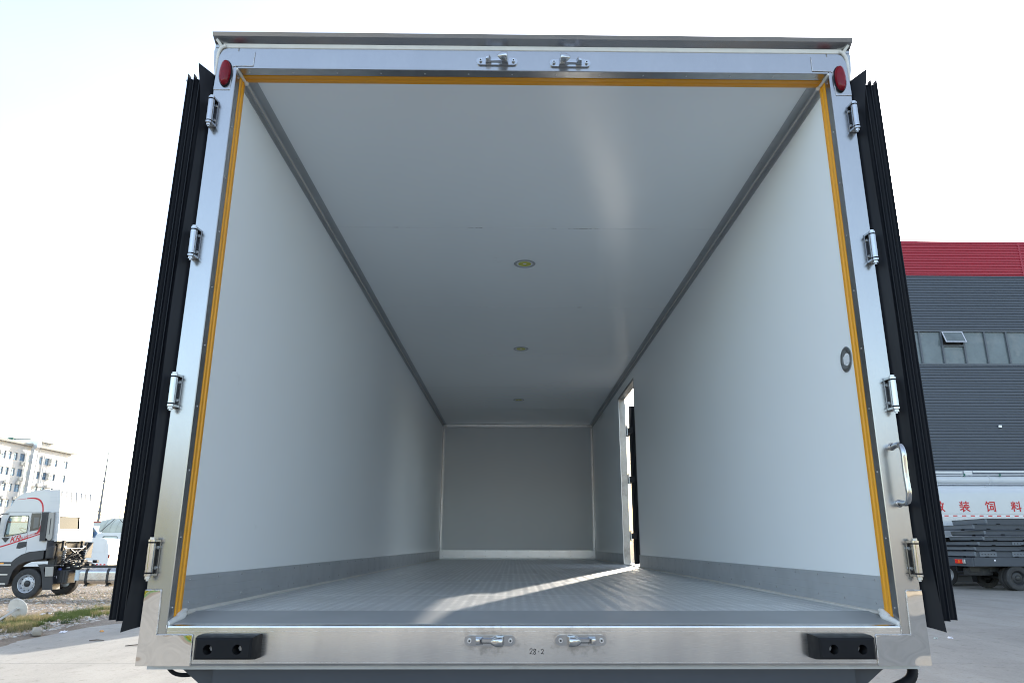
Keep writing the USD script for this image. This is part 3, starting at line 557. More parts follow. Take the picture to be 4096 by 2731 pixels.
sh = [FX0, 20.6, 29.05, 37.5, 46, 54, FX1]
for a, b in zip(sh[:-1], sh[1:]):
    part('cladding_sheet', corr(14.96, 16.90, .1625, a + .003, b - .003), red_c, F, label='red corrugated sheet')
    part('cladding_sheet', corr(11.70, 14.93, .154, a + .003, b - .003), gry_c, F)
    part('cladding_sheet', corr(G + .25, 9.70, .154, a + .003, b - .003), gry_c, F)
    part('sheet_seam', bx(b - .05, b + .05, FY - .045, FY, 14.95, 16.95), red_c, F)
part('coping', bx(FX0 - .06, FX1, FY - .05, FY + 1.0, 16.90, 17.03, .01), red_c, F)
part('band_flashing', bx(FX0, FX1, FY - .05, FY + .1, 14.93, 14.96), red_c, F)
part('window_head', bx(FX0, FX1, FY - .045, FY + .1, 11.62, 11.70), frame_c, F)
part('window_sill', bx(FX0, FX1, FY - .06, FY + .1, 9.70, 9.80), frame_c, F)
part('plinth', bx(FX0, FX1, FY - .03, FY + .12, G, G + .25), gry_c, F)
mx = [13.95 + 1.2205 * k for k in range(34)]
for a, b in zip(mx[:-1], mx[1:]):
    part('mullion', bx(a - .045, a + .045, FY - .03, FY + .1, 9.80, 11.62), frame_c, F)
    if abs(a - 23.715) < .3:
        part('window_pane', bx(a + .045, b - .045, FY + .06, FY + .07, 9.80, 10.78), win_g, F)
        part('transom', bx(a + .045, b - .045, FY - .02, FY + .1, 10.78, 10.86), frame_c, F)
        part('window_pane', bx(a + .045, b - .045, FY + .085, FY + .095, 10.86, 11.62), dark_hole, F, label='open window hole')
        c0, c1 = math.cos(math.radians(24)), math.sin(math.radians(24)); W_ = .74
        def tilt(x0, x1, d0, d1, t0, t1): return hull([(x, FY - .035 - d * c1 - t * c0, 11.60 - d * c0 + t * c1) for x in (x0, x1) for d in (d0, d1) for t in (t0, t1)])
        s_ = part('open_sash', [tilt(a + .03, b - .03, 0, .05, 0, .04), tilt(a + .03, b - .03, W_ - .06, W_, 0, .04), tilt(a + .03, a + .09, .05, W_ - .06, 0, .04), tilt(b - .09, b - .03, .05, W_ - .06, 0, .04)], trim_light, F)
        part('pane', tilt(a + .09, b - .09, .05, W_ - .06, .012, .02), win_g, s_)
    else:
        part('window_pane', bx(a + .045, b - .045, FY + .06, FY + .07, 9.80, 11.62), win_g, F)
part('wall_light', hull(bx(26.02, 26.16, FY - .12, FY - .034, 6.27, 6.39).vertices), skin, F)

wht = mat('white_tanker_paint', (.43, .45, .475), .22, 0, .5, vary=.03, vscale=1.5, coat=.5, bump=.03, bscale=1.2, bdist=.01)
redp = mat('red_sign_paint', (.42, .012, .018), .4)
tapew = mat('white_reflective_tape', (.70, .68, .72), .35)
tape_r = mat('red_reflective_tape', (.55, .018, .02), .35)
K = thing('feed_tanker', 'white bulk feed tanker with red Chinese characters along its side', 'lorry', (22, 34.2, G))
TY = 33.0
half = [(TY + .12, .55), (TY + .05, .9), (TY, 1.1), (TY, 1.635), (TY + .012, 1.66), (TY + .012, 2.55), (TY + .05, 2.68), (TY + .14, 2.80), (TY + .30, 2.90), (TY + .55, 2.965), (TY + .9, 3.0)]
prof = half + [(2 * TY + 2.45 - y, z) for y, z in half[::-1]]
part('tank', prism(prof, 0, 17.6, 27.6), wht, K, smooth=28)
part('edge_pipe', tube([(17.6, TY + .36, 3.0), (27.6, TY + .36, 3.0)], .022), wht, K, smooth=60)
part('auger_pipe', tube([(18.9, TY + .75, 3.235), (27.5, TY + .75, 3.235)], .185, 24), wht, K, smooth=50)
for x in (20.33, 22.95, 25.6): part('pipe_flange', lathe([(.186, -.035), (.205, -.03), (.205, .03), (.186, .035)], np.array([x, TY + .75, 3.235]), (1, 0, 0), 30), wht, K, smooth=30)
part('pipe_bracket', hull([(19.95, TY + .45, 2.9), (20.32, TY + .45, 2.9), (20.02, TY + .55, 3.42), (20.24, TY + .55, 3.42), (19.95, TY + .75, 2.9), (20.32, TY + .75, 2.9), (20.02, TY + .75, 3.42), (20.24, TY + .75, 3.42)]), wht, K)
part('hook_hose', tube(spline([(20.2, TY + .4, 3.455), (20.05, TY + .40, 3.45), (20.0, TY + .38, 3.3), (19.98, TY + .38, 3.18), (19.9, TY + .38, 3.09), (19.8, TY + .38, 3.10)], 20), .02), rubber, K, smooth=60)
part('air_line', tube([(18.5, TY + .6, 3.45), (27.5, TY + .6, 3.50)], .028), wht, K, smooth=60)
for x in (20.1, 21.72, 23.45, 25.2): part('line_clamp', bx(x - .03, x + .03, TY + .55, TY + .65, 3.40, 3.53), mat('green_clamp_%d' % int(x), (.01, .09, .07), .5), K)
part('walkway_rail', bx(18.5, 21.85, TY + .9, TY + 1.0, 3.56, 3.67, .01), wht, K); part('walkway_rail', bx(22.35, 27.5, TY + .9, TY + 1.0, 3.60, 3.70, .01), wht, K)
part('hatch_box', bx(21.9, 22.3, TY + .85, TY + 1.2, 3.45, 3.70, .02), wht, K)
part('belt_moulding', bx(17.6, 27.6, TY - .012, TY + .05, 1.632, 1.652), wht, K)
part('pry_bar', tube([(22.36, TY + .20, 2.80), (22.46, TY + .24, 2.93)], .012), trim_alu, K)
def glyph(strokes, cx, cz, s, w=.115):
    g = unary_union([LineString([((x - 5) / 10, (z - 5) / 10) for x, z in st]).buffer(w / 2, cap_style=2, join_style=2) for st in strokes])
    return prism(affinity.translate(affinity.scale(g, s, s, origin=(0, 0)), cx, cz), 1, TY + .004, TY + .014)
san = [[(0.2, 8), (5.1, 8)], [(0.2, 6.2), (5.3, 6.2)], [(1.5, 9.6), (1.5, 6.2)], [(3.7, 9.6), (3.7, 6.2)], [(1.1, 5.2), (1.0, 1.6), (.2, -.1)], [(.6, 4.7), (4.8, 4.7)], [(4.3, 5.2), (4.3, .2), (3.2, .4)], [(1.1, 3.4), (4.3, 3.4)], [(1.1, 2.0), (4.3, 2.0)], [(6.9, 9.9), (6.4, 7.8), (5.2, 5.8)], [(6.2, 7.5), (9.9, 7.5)], [(8.7, 7.5), (7.8, 3.6), (5.3, 0)], [(6.1, 5.8), (7.4, 2.6), (9.9, 0)]]
zhu = [[(2.7, 9.9), (2.7, 5.4)], [(.6, 9.1), (1.7, 7.6)], [(.1, 5.8), (2.6, 7.0)], [(3.9, 8.3), (9.7, 8.3)], [(6.8, 9.9), (6.8, 6.1)], [(4.3, 6.1), (9.3, 6.1)], [(.2, 4.5), (9.8, 4.5)], [(5, 5.4), (5, 4.5)], [(4.9, 4.4), (2.6, 2.5), (.2, 1.5)], [(3.3, 3.2), (3.3, .4), (5.3, 1.6)], [(5.2, 4.4), (6.9, 1.9), (9.9, .3)], [(8.5, 3.7), (6.5, 2.5)]]
sii = [[(2, 9.9), (1.3, 8), (.2, 6.3)], [(1.4, 8.2), (3.9, 8.2), (3.4, 6.7)], [(2.2, 6.8), (2.2, .7), (3.9, 2.1)], [(4.5, 9), (9.4, 9), (9.4, .4), (8, .8)], [(4.6, 6.9), (8.1, 6.9)], [(5, 5.6), (5, 1.5)], [(4.6, 5.1), (7.9, 5.1)], [(7.6, 5.6), (7.6, 1.5)], [(4.6, 2.1), (7.9, 2.1)]]
lia = [[(.6, 9), (1.4, 7)], [(4.5, 9), (3.6, 7)], [(.1, 5.9), (5.1, 5.9)], [(2.6, 9.9), (2.6, 0)], [(2.4, 5.6), (.2, 2.1)], [(2.8, 5.3), (4.8, 3.1)], [(5.8, 8.8), (7.1, 7.5)], [(5.5, 6.3), (6.8, 5.0)], [(5.1, 2.4), (9.9, 3.4)], [(8.4, 9.9), (8.4, 0)]]
for st, x in ((san, 19.955), (zhu, 21.15), (sii, 22.37), (lia, 23.59)): part('lettering', glyph(st, x, 1.965, .48), redp, K)
for k in range(24):
    x = 18.05 + .4135 * k
    part('tape_block', bx(x, x + .2, TY - .004, TY - .0005, 1.505, 1.555), tape_r, K); part('tape_block', bx(x + .2005, x + .413, TY - .004, TY - .0005, 1.51, 1.55), tapew, K)
part('subframe', bx(17.6, 28, TY + .4, TY + 2.0, -.55, .55), blk, K)
for x in (19.95, 26.2): wheel(K, (x, TY + .35, G + .52), .52, .30, (0, -1, 0), (tyre, rim_m, blk), detail=False)
part('mudguard', bx(19.2, 20.7, TY + .2, TY + .55, -.45, -.40), blk, K)

fr_m = mat('slate_frame_primer', (.10, .114, .132), .5, 0, .4, vary=.10, vscale=1.2, dirt=(.10, .105, .11), dscale=2)
fr_d = mat('dark_frame_primer', (.042, .049, .060), .5, 0, .4, vary=.10, vscale=1.2)
SY0, SY1 = 29.7, 32.15
stack = [(19.97, 1.305, .245, 'topmost of the stacked grey trailer frames, lying slightly askew', 1.2), (19.385, 1.053, .20, 'second frame from the top of the grey trailer frame stack', .3), (19.83, .82, .195, 'third frame from the top of the grey trailer frame stack', .4),
         (19.73, .578, .17, 'fourth frame from the top, middle of the trailer frame stack', .2), (19.49, .364, .165, 'third frame from the bottom of the grey trailer frame stack', .1), (19.31, .162, .165, 'second frame from the bottom of the grey trailer frame stack', .4), (19.27, -.03, .24, 'bottom frame of the stack, with punched light plates on its beam', .5)]
def frame_mesh(h, y0, y1, x0, x1): pass
for i, (x0, zt, h, lab, tl) in enumerate(stack):
    t = thing('trailer_frame', lab, 'trailer frame', (x0, SY0, zt - h), group='grey trailer frames stacked on the carrier')
    sk = math.tan(math.radians(tl))
    def chan(x, y, z): return (x, y, z - (y - SY0) * sk * .35)
    side = [(SY0 + .02, zt - h + .012), (SY0, zt - h + .012), (SY0, zt - h), (SY0 + .08, zt - h), (SY0 + .08, zt - h + .012), (SY0 + .03, zt - h + .014), (SY0 + .03, zt - .016), (SY0 + .08, zt - .014), (SY0 + .08, zt), (SY0 - .012, zt), (SY0 - .012, zt - .014), (SY0 + .02, zt - .016)]
    part('side_beam', prism(side, 0, x0 + .02, x0 + 12.2), fr_d, t)
    sl = .10
    part('end_beam', hull([chan(x0 + dx, y, z) for y, dz in ((SY0 - .01, 0), (SY1, 0)) for dx, z in ((-.03, zt), (.0, zt - h * .8), (.07, zt), (.07, zt - h * .8))]), fr_m, t)
    part('end_flange', hull([chan(x0 + dx, y, z) for y in (SY0 - .012, SY1) for dx in (-.05, .07) for z in (zt, zt - .014)]), fr_d, t)
    part('side_beam', bx(x0 + .02, x0 + 12.2, SY1 - .08, SY1, zt - h, zt - (SY1 - SY0) * sk * .35), fr_d, t)
    for q in range(1, 7): part('cross_member', bx(x0 + 1.9 * q, x0 + 1.9 * q + .06, SY0 + .03, SY1 - .08, zt - h + .02, zt - .03), fr_d, t)
    for q in range(3): part('spacer_pad', bx(x0 + .45 + 1.25 * q + .13 * (i % 3), x0 + .6 + 1.25 * q + .13 * (i % 3), SY0 - .02, SY0 + .08, zt - h - .002, zt - h + .042, .008), rubber, t)
    part('spacer_pad', bx(x0 + .06, x0 + .16, SY0 + .9, SY0 + 1.0, zt - h - .03, zt - h * .8), rubber, t)
    if i in (4, 6):
        for xa in ((x0 + 1.45,) if i == 4 else (x0 + .02 + .2, x0 + 1.6)):
            pl_ = part('punched_plate', bx(xa, xa + .72, SY0 - .006, SY0 + .021, zt - h + .03, zt - .02), fr_m, t)
            for hh in range(5): part('hole', cyl((xa + .1 + .13 * hh, SY0 - .0075, zt - h * .5), (xa + .1 + .13 * hh, SY0 - .002, zt - h * .5), .026, 10), dark_hole, pl_)
    if i in (1, 2, 3, 5):
        part('bolt_holes', [cyl((x0 + 1.9 + .07 * a + 1.9 * g_, SY0 + .0185, zt - h * .35 - .07 * b), (x0 + 1.9 + .07 * a + 1.9 * g_, SY0 + .03, zt - h * .35 - .07 * b), .012, 6) for a in range(6) for b in range(2) for g_ in range(2)], dark_hole, t, kind='stuff')
Ca = thing('carrier_trailer', 'dark low trailer with red tail lamp and spare wheel carrying the frame stack', 'trailer', (19.2, SY0, G))
part('side_beam', bx(19.2, 31.5, SY0 - .01, SY0 + .1, -.63, -.285, .01), fr_d, Ca); part('side_beam', bx(19.2, 31.5, SY1 - .1, SY1, -.63, -.285), fr_d, Ca)
part('deck', bx(19.2, 31.5, SY0 + .1, SY1 - .1, -.34, -.29), fr_d, Ca)
part('rear_beam', bx(19.12, 19.2, SY0, SY1, -.64, -.29, .01), fr_d, Ca)
tl_ = part('tail_lamp', bx(19.06, 19.118, 30.12, 30.30, -.53, -.36, .01), trim_light, Ca)
part('lens', bx(19.055, 19.117, 30.305, 30.85, -.53, -.36, .01), mat('tail_lamp_red', (.55, .02, .01), .2, coat=.5, vary=.4, vscale=9), tl_)
part('lens', bx(19.05, 19.1, 30.5, 30.6, -.52, -.37, .01), mat('tail_lamp_amber', (.7, .16, .01), .2), tl_)
part('sticker', bx(20.05, 20.12, SY0 - .013, SY0 - .0105, -.42, -.36), tapew, Ca)
part('spare_wheel', lathe([(.28, -.15), (.42, -.165), (.52, -.15), (.55, -.10), (.55, .10), (.52, .15), (.42, .165), (.28, .15), (.28, -.15)], np.array([20.02, 30.9, -.86]), (0, 0, 1), 40), tyre, Ca, smooth=40)
part('mudflap', hull([(20.35, 31.75, -.64), (20.37, 31.75, -.64), (20.35, 32.1, -.64), (20.37, 32.1, -.64), (20.45, 31.72, -1.34), (20.47, 31.72, -1.34), (20.45, 32.1, -1.34), (20.47, 32.1, -1.34)]), rubber, Ca)
for x in (21.0, 22.3, 28.5):
    for y, sg in ((SY0 + .18, -1), (SY0 + .52, -1), (SY1 - .2, 1)): wheel(Ca, (x, y, G + .5), .5, .27, (0, sg, 0), (tyre, blk, blk), detail=False)
part('axle', [cyl((x, SY0 + .1, G + .5), (x, SY1 - .1, G + .5), .07) for x in (21.0, 22.3, 28.5)], blk, Ca)
part('chassis_rail', [bx(19.4, 31, y - .05, y + .05, -.86, -.62) for y in (30.45, 31.4)], blk, Ca)

# ------------------------------------------------------------------ left: tractor lorry
cabw = mat('white_cab_paint', (.47, .485, .50), .22, 0, .5, coat=.5, vary=.02, vscale=2)
pane = glass('cab_glass', (.70, .78, .80), .02, .10)
redt = mat('red_stripe_film', (.45, .012, .025), .35)
plast = mat('black_cab_plastic', (.02, .021, .024), .45, vary=.15, vscale=8)
plast_g = mat('taupe_plastic', (.30, .29, .265), .45)
grey_i = mat('cab_interior_grey', (.16, .16, .16), .7)
tank_m = mat('polished_fuel_tank', (.55, .545, .54), .24, 1.0, vary=.06, vscale=3, rvary=.05)
KY0, KY1 = 24.75, 27.0
Kt = thing('tractor_lorry', 'white tractor lorry with red stripes parked on the gravel lot', 'lorry', (-17, 25.9, G))
cp = [(-18.30, -.40), (-18.36, .45), (-18.22, 1.0), (-18.02, 1.30), (-17.88, 1.457), (-17.80, 1.64), (-17.734, 1.78), (-17.65, 1.86), (-17.53, 1.935), (-17.35, 1.985), (-17.141, 2.03), (-16.9, 2.065), (-16.744, 2.084), (-16.606, 2.078), (-16.60, 2.066), (-16.26, 2.072), (-16.227, 2.06), (-16.121, 1.302), (-16.042, .312), (-16.30, .27), (-16.40, .0), (-16.45, .005), (-16.95, -.045), (-17.2, -.14), (-17.38, -.27), (-17.475, -.40)]
outer = prism(cp, 1, KY0, KY1)
inner = prism(Polygon(cp).buffer(-.055).intersection(sbox(-19, .02, -10, 1.9)), 1, KY0 + .045, KY1 - .045)
dwin = Polygon([(-17.895, .47), (-17.88, .95), (-17.83, 1.15), (-17.205, 1.16), (-17.185, 1.13), (-17.16, .64), (-17.18, .615)])
swin = Polygon([(-17.085, 1.262), (-16.752, 1.272), (-16.73, .74), (-16.78, .69), (-17.058, .64)])
rwin = sbox(24.80, .735, 26.05, 1.15)                                # (y, z) in the back wall
cut = [prism(affinity.scale(dwin, 1, 1), 1, KY0 - .1, KY0 + .2), prism(dwin, 1, KY1 - .2, KY1 + .1), prism(rwin, 0, -16.4, -15.9), prism([(24.95, .5), (26.85, .5), (26.85, 1.25), (24.95, 1.25)], 0, -18.6, -17.95)]
cabm = sub(outer, inner)
for c in cut: cabm = sub(cabm, c)
cb_ = part('cab', cabm, cabw, Kt, smooth=30)
part('window_frame', prism(dwin.buffer(.028).difference(dwin), 1, KY0 - .006, KY0 + .01), plast, cb_); part('door_glass', prism(dwin, 1, KY0 + .012, KY0 + .016), pane, cb_); part('door_glass', prism(dwin, 1, KY1 - .016, KY1 - .012), pane, cb_)
part('side_window', prism(swin, 1, KY0 - .005, KY0 + .001), mat('dark_side_glass', (.03, .035, .042), .1, 0, .6), cb_)
part('side_window_inset', prism([(-16.98, 1.12), (-16.80, 1.12), (-16.79, .78), (-16.95, .74)], 1, KY0 - .0065, KY0 - .005), mat('grey_reflection_glass', (.09, .10, .11), .12), cb_)
lean = lambda z: -16.042 - (z - .312) * .105
def rearp(y0, y1, z0, z1, d0, d1): return hull([(lean(z) + d, y, z) for y in (y0, y1) for z in (z0, z1) for d in (d0, d1)])
part('rear_window_frame', [rearp(24.76, 26.09, 1.15, 1.19, -.01, .02), rearp(24.76, 26.09, .695, .735, -.01, .02), rearp(24.76, 24.80, .735, 1.15, -.01, .02), rearp(26.05, 26.09, .735, 1.15, -.01, .02)], trim_light, cb_)
part('rear_glass', rearp(24.80, 26.05, .735, 1.15, -.012, -.008), glass('rear_cab_glass', (.22, .24, .225), .03, 0.0), cb_)
for k in range(7): part('rear_rib', hull([(lean(z) + d * (z > 1.42), y, z) for y in (24.86 + .31 * k, 24.93 + .31 * k) for z in (1.40, 1.45, 2.02, 2.05) for d in (-.005, .022)]), cabw, cb_)
part('roof_seam', [bx(-17.95, -16.12, KY0 - .003, KY0 + .01, 1.283, 1.293), rearp(KY0, KY1, 1.285, 1.295, -.01, .003)], mat('seam_shadow_gap', (.12, .12, .12), .7), cb_)
part('door_seam', [LineString and prism(LineString([(-17.05, -.12), (-17.09, .3), (-17.11, .62), (-17.085, 1.28)]).buffer(.004), 1, KY0 - .002, KY0 + .005)], dark_hole, cb_)
part('vent_slot', [prism(LineString([(-16.54, z), (-16.19, z)]).buffer(.006), 1, KY0 - .002, KY0 + .004) for z in (1.817, 1.666)], trim_alu, cb_)
part('rear_panel', [rearp(24.85, 26.0, .46, .47, -.005, .006), rearp(24.85, 26.0, .36, .37, -.005, .006), rearp(24.80, 24.81, .36, 1.25, -.005, .008), rearp(26.2, 26.21, .36, 1.25, -.005, .008)], cabw, cb_)
m = meshkit.text_mesh('DFCV', .11, .012, True); v = m.vertices.copy(); m = trimesh.Trimesh(np.c_[lean(.58 + v[:, 1]) + v[:, 2], 25.05 + v[:, 0] * 1.25, .56 + v[:, 1]], m.faces, process=False)
part('embossed_lettering', m, mat('embossed_letter_paint', (.62, .63, .64), .3), cb_)
def ribbon(pts, ws):
    p = np.array(pts); p2 = spline(p, 60); w = np.interp(np.linspace(0, 1, 60), np.linspace(0, 1, len(ws)), ws); t = np.gradient(p2, axis=0); n = np.c_[-t[:, 1], t[:, 0]] / np.linalg.norm(t, axis=1)[:, None]
    return prism(Polygon(np.vstack([p2 + n * w[:, None] / 2, (p2 - n * w[:, None] / 2)[::-1]])).buffer(0), 1, KY0 - .0035, KY0 + .001)
part('red_stripe', ribbon([(-17.36, 1.768), (-17.106, 1.778), (-16.92, 1.728), (-16.80, 1.616), (-16.735, 1.458), (-16.71, 1.31)], [.03, .045, .06, .055, .05, .045]), redt, cb_)
part('red_stripe', ribbon([(-17.70, 1.726), (-17.55, 1.745), (-17.38, 1.764)], [.006, .014, .02]), redt, cb_)
part('red_stripe', ribbon([(-16.70, 1.255), (-16.69, 1.0), (-16.68, .80), (-16.72, .66), (-16.86, .56)], [.03, .045, .075, .11, .03]), redt, cb_)
part('red_stripe', ribbon([(-18.33, .02), (-17.6, .24), (-17.1, .41), (-16.62, .575)], [.05, .045, .042, .036]), redt, cb_)
part('red_stripe', [prism(Polygon([(x, z), (x + .022, z + .008), (x + .022, z + .055), (x, z + .047)]), 1, KY0 - .0035, KY0 + .001) for x, z in [(-17.06 + .042 * k, .475 + .0145 * k) for k in range(6)]], redt, cb_)
def side_text(s, h, x, z, ang, bold=True, sx=1.0, shear=.25, name='lettering', mt=redt):
    m = meshkit.text_mesh(s, h, .004, bold); v = m.vertices.copy(); px_, pz_ = v[:, 0] * sx + v[:, 1] * shear, v[:, 1]
    X = x + px_ * math.cos(ang) - pz_ * math.sin(ang) * .3; Z = z + px_ * math.sin(ang) + pz_ * math.cos(ang)
    mm = trimesh.Trimesh(np.c_[X, KY0 - .0005 - v[:, 2], Z], m.faces, process=False); part(name, mm, mt, cb_)
side_text('KR', .185, -17.69, .27, .19, True, 1.05); side_text('PLUS', .085, -17.365, .345, .30, True, 1.0)
part('door_handle', prism([(-17.417, .07), (-17.389, .245), (-17.345, .28), (-17.085, .295), (-17.08, .13), (-17.3, .06)], 1, KY0 - .006, KY0 + .001), plast, cb_); 
part('fender', prism([(-18.3, -.385), (-17.476, -.383), (-17.364, -.266), (-17.177, -.138), (-16.929, -.049), (-16.42, .014), (-16.411, -.278), (-16.743, -.342), (-16.999, -.38), (-17.218, -.482), (-17.368, -.659), (-17.43, -.885), (-17.465, -1.11), (-17.60, -1.21), (-18.3, -1.25)], 1, KY0 - .03, KY0 + .35), plast, Kt)
part('wheel_arch', prism([(-17.4, -.4), (-16.4, -.28), (-16.3, -.2), (-17.4, -.2)], 1, KY0 + .35, KY1), plast, Kt); part('cab_floor', bx(-18.2, -16.35, KY0 + .1, KY1 - .05, -.35, .0), blk, Kt)
for z, xe in ((-.475, -17.47), (-.80, -17.53), (-1.10, -17.55)): part('step_edge', bx(-18.3, xe, KY0 - .045, KY0 - .031, z - .018, z + .018, .004), trim_light, Kt)
part('side_marker', bx(-17.85, -17.73, KY0 - .045, KY0 - .03, -.455, -.405, .006), mat('amber_marker', (.7, .28, .03), .3), Kt)
part('sun_visor', hull([(-18.1, KY0 + .1, 1.22), (-17.86, KY0 + .1, 1.48), (-17.84, KY0 + .1, 1.44), (-18.04, KY0 + .1, 1.20), (-18.1, KY1 - .1, 1.22), (-17.86, KY1 - .1, 1.48), (-17.84, KY1 - .1, 1.44), (-18.04, KY1 - .1, 1.20)]), plast, Kt)
part('mirror', bx(-18.14, -17.97, KY0 - .32, KY0 - .22, .51, 1.10, .02), plast, Kt)
part('mirror_arm', tube(spline([(-18.05, KY0 - .26, 1.1), (-18.06, KY0 - .2, 1.19), (-17.98, KY0 - .05, 1.24), (-17.84, KY0 + .02, 1.25)], 14), .018), plast, Kt, smooth=60)
part('mirror_lower', hull([(-17.98, KY0 - .02, .42), (-17.70, KY0 - .02, .44), (-17.83, KY0 - .02, .27), (-17.98, KY0 + .0, .42), (-17.70, KY0 + .0, .44), (-17.83, KY0 + .0, .27)]), plast, Kt)
part('steering_wheel', lathe([(.20, -.012), (.222, 0), (.20, .012), (.19, 0), (.20, -.012)], np.array([-17.55, 25.3, .66]), (.6, 0, 1), 24), plast, Kt, smooth=50)
part('dashboard', bx(-18.15, -17.6, KY0 + .1, KY1 - .1, .0, .55, .03), grey_i, Kt)
for y in (25.3, 26.4): part('seat', [bx(-17.1, -16.95, y - .22, y + .22, .05, .95, .05), bx(-17.45, -16.95, y - .22, y + .22, .0, .2, .05)], mat('seat_cloth_%d' % int(y), (.10, .10, .105), .8), Kt)
wheel(Kt, (-16.87, KY0 + .16, G + .50), .505, .30, (0, -1, 0), (tyre, rim_m, blk)); wheel(Kt, (-16.82, KY1 - .02, G + .50), .505, .30, (0, 1, 0), (tyre, rim_m, blk), detail=False)
part('front_axle', cyl((-16.85, KY0 + .2, G + .5), (-16.85, KY1 - .1, G + .5), .07), blk, Kt)
st = part('intake_stack', hull([(-16.67, KY0 - .12, 1.30), (-16.44, KY0 - .12, 1.30), (-16.44, KY0 + .1, 1.30), (-16.67, KY0 + .1, 1.30), (-16.58, KY0 - .12, .33), (-16.40, KY0 - .12, .33), (-16.40, KY0 + .1, .33), (-16.58, KY0 + .1, .33), (-16.59, KY0 - .12, .31)]), plast, Kt)
part('intake_duct', [hull([(-16.44, KY0 - .10, 1.29), (-16.27, KY0 - .10, 1.29), (-16.25, KY0 - .08, 1.22), (-16.44, KY0 + .1, 1.29), (-16.27, KY0 + .1, 1.29), (-16.40, KY0 - .10, .42), (-16.19, KY0 - .10, .42), (-16.40, KY0 + .1, .42), (-16.19, KY0 + .1, .42), (-16.27, KY0 - .09, .33), (-16.22, KY0 - .09, .36)])], plast_g, st)
part('duct_slot', prism([(-16.345, 1.08), (-16.315, 1.10), (-16.285, .55), (-16.31, .53)], 1, KY0 - .103, KY0 - .09), plast, st)
part('grille', [bx(-16.645 + .011 * k * 0, -16.50, KY0 - .1235, KY0 - .12, .62 + .032 * k, .635 + .032 * k) for k in range(19)], dark_hole, st)
bel = [(.13 + .012 * (k % 2), .02 * k) for k in range(14)]
part('bellows', lathe(bel, np.array([-16.26, KY0 + .06, .08]), (0, 0, 1), 20), plast, st, smooth=20)
part('air_filter', lathe([(1e-5, -.26), (.13, -.26), (.14, -.22), (.15, .1), (.13, .15), (1e-5, .15)], np.array([-16.24, KY0 + .07, .0]), (0, 0, 1), 24), plast, st, smooth=30)
RY = 25.45
part('chassis_rail', [hull([(x, y, z + (x + 16.8) * .02) for x in (-18.2, -9.4) for y in (yy_ - .04, yy_ + .04) for z in (-.78, -.56)]) for yy_ in (RY, RY + .8)], blk, Kt)
ft = part('fuel_tank', [prism(affinity.rotate(sbox(25.02, -1.13, 25.62, -.6).buffer(-.16).buffer(.16), 0), 0, -15.26, -12.2)], tank_m, Kt, smooth=30)
for x in (-14.99, -14.25, -13.4): part('tank_strap', prism(sbox(25.005, -1.148, 25.635, -.588).buffer(-.16).buffer(.16), 0, x - .04, x + .04), blk, ft)
part('tank_bracket', [bx(x - .06, x + .06, 25.05, 25.7, -1.2, -1.14) for x in (-14.98, -14.23, -13.4)], blk, ft)
part('pale_cylinder', cyl((-15.30, 25.05, -1.0), (-15.30, 25.05, -.66), .085, 18), mat('pale_blue_paint', (.45, .52, .55), .35), Kt, smooth=40)
bt = part('battery_box', bx(-16.12, -15.6, 25.0, 25.5, -1.1, -.66, .02), plast, Kt)
for k in range(5): part('box_rib', bx(-16.04 + .1 * k, -16.01 + .1 * k, 24.985, 25.0, -1.08, -.68), blk, bt)
part('blue_cap', cyl((-15.98, 25.1, -.66), (-15.98, 25.1, -.6), .05, 16), mat('blue_cap_plastic', (.03, .06, .30), .4), bt, smooth=40)
part('label', bx(-16.07, -15.98, 24.98, 24.986, -.93, -.86), tapew, bt)
part('rear_mudguard', [prism([(-16.60, -.46), (-16.0, -.49), (-16.0, -.525), (-16.33, -.535), (-16.35, -.63), (-16.28, -.884), (-16.0, -.86), (-15.93, -1.29), (-16.29, -1.31), (-16.36, -.90), (-16.47, -.60)], 1, KY0 + .02, KY0 + .45)], plast, Kt)
part('mudguard_face', hull([(-16.30, KY0 + .0, -.545), (-16.02, KY0 + .0, -.535), (-15.99, KY0 + .0, -.85), (-16.26, KY0 + .0, -.86), (-16.30, KY0 + .02, -.545), (-16.02, KY0 + .02, -.535), (-15.99, KY0 + .02, -.85), (-16.26, KY0 + .02, -.86)]), plast_g, Kt)
# cab suspension behind the cab
lk = [((-16.0, 25.2, .27), (-16.0, 25.2, -.55)), ((-15.97, 26.5, .27), (-15.97, 26.5, -.55)), ((-16.0, 25.2, .05), (-16.0, 26.5, .05)), ((-15.98, 25.25, -.40), (-15.96, 25.85, -.02)), ((-15.96, 25.85, -.02), (-15.98, 26.45, -.40)), ((-15.95, 25.5, .03), (-15.95, 25.8, -.1)), ((-15.95, 26.2, .03), (-15.95, 25.9, -.1)), ((-15.9, 25.3, -.5), (-15.5, 25.9, -.55)), ((-16.1, 25.0, -.2), (-16.1, 25.0, -.6)), ((-15.9, 26.0, -.3), (-15.3, 26.2, -.56)), ((-15.85, 25.1, -.42), (-15.75, 26.6, -.42))]
part('cab_linkage', [cyl(a, b, .035, 8) for a, b in lk], blk, Kt, smooth=50)
part('latch', [bx(-16.06, -15.98, y - .07, y + .07, -.02, .33, .01) for y in (25.15, 26.35)], blk, Kt); part('latch_plate', [bx(-15.98, -15.94, y - .07, y + .07, .1, .16, .005) for y in (25.15, 26.35)], trim_light, Kt)
part('rear_shadow_box', bx(-16.35, -16.12, 24.95, 26.9, -.5, .24), blk, Kt); part('flap', hull([(-15.95, 26.5, -.05), (-15.95, 26.95, .28), (-15.95, 26.95, -.28), (-15.9, 26.4, -.26), (-16.2, 26.5, -.05), (-16.2, 26.95, .28), (-16.2, 26.95, -.28)]), plast, Kt)
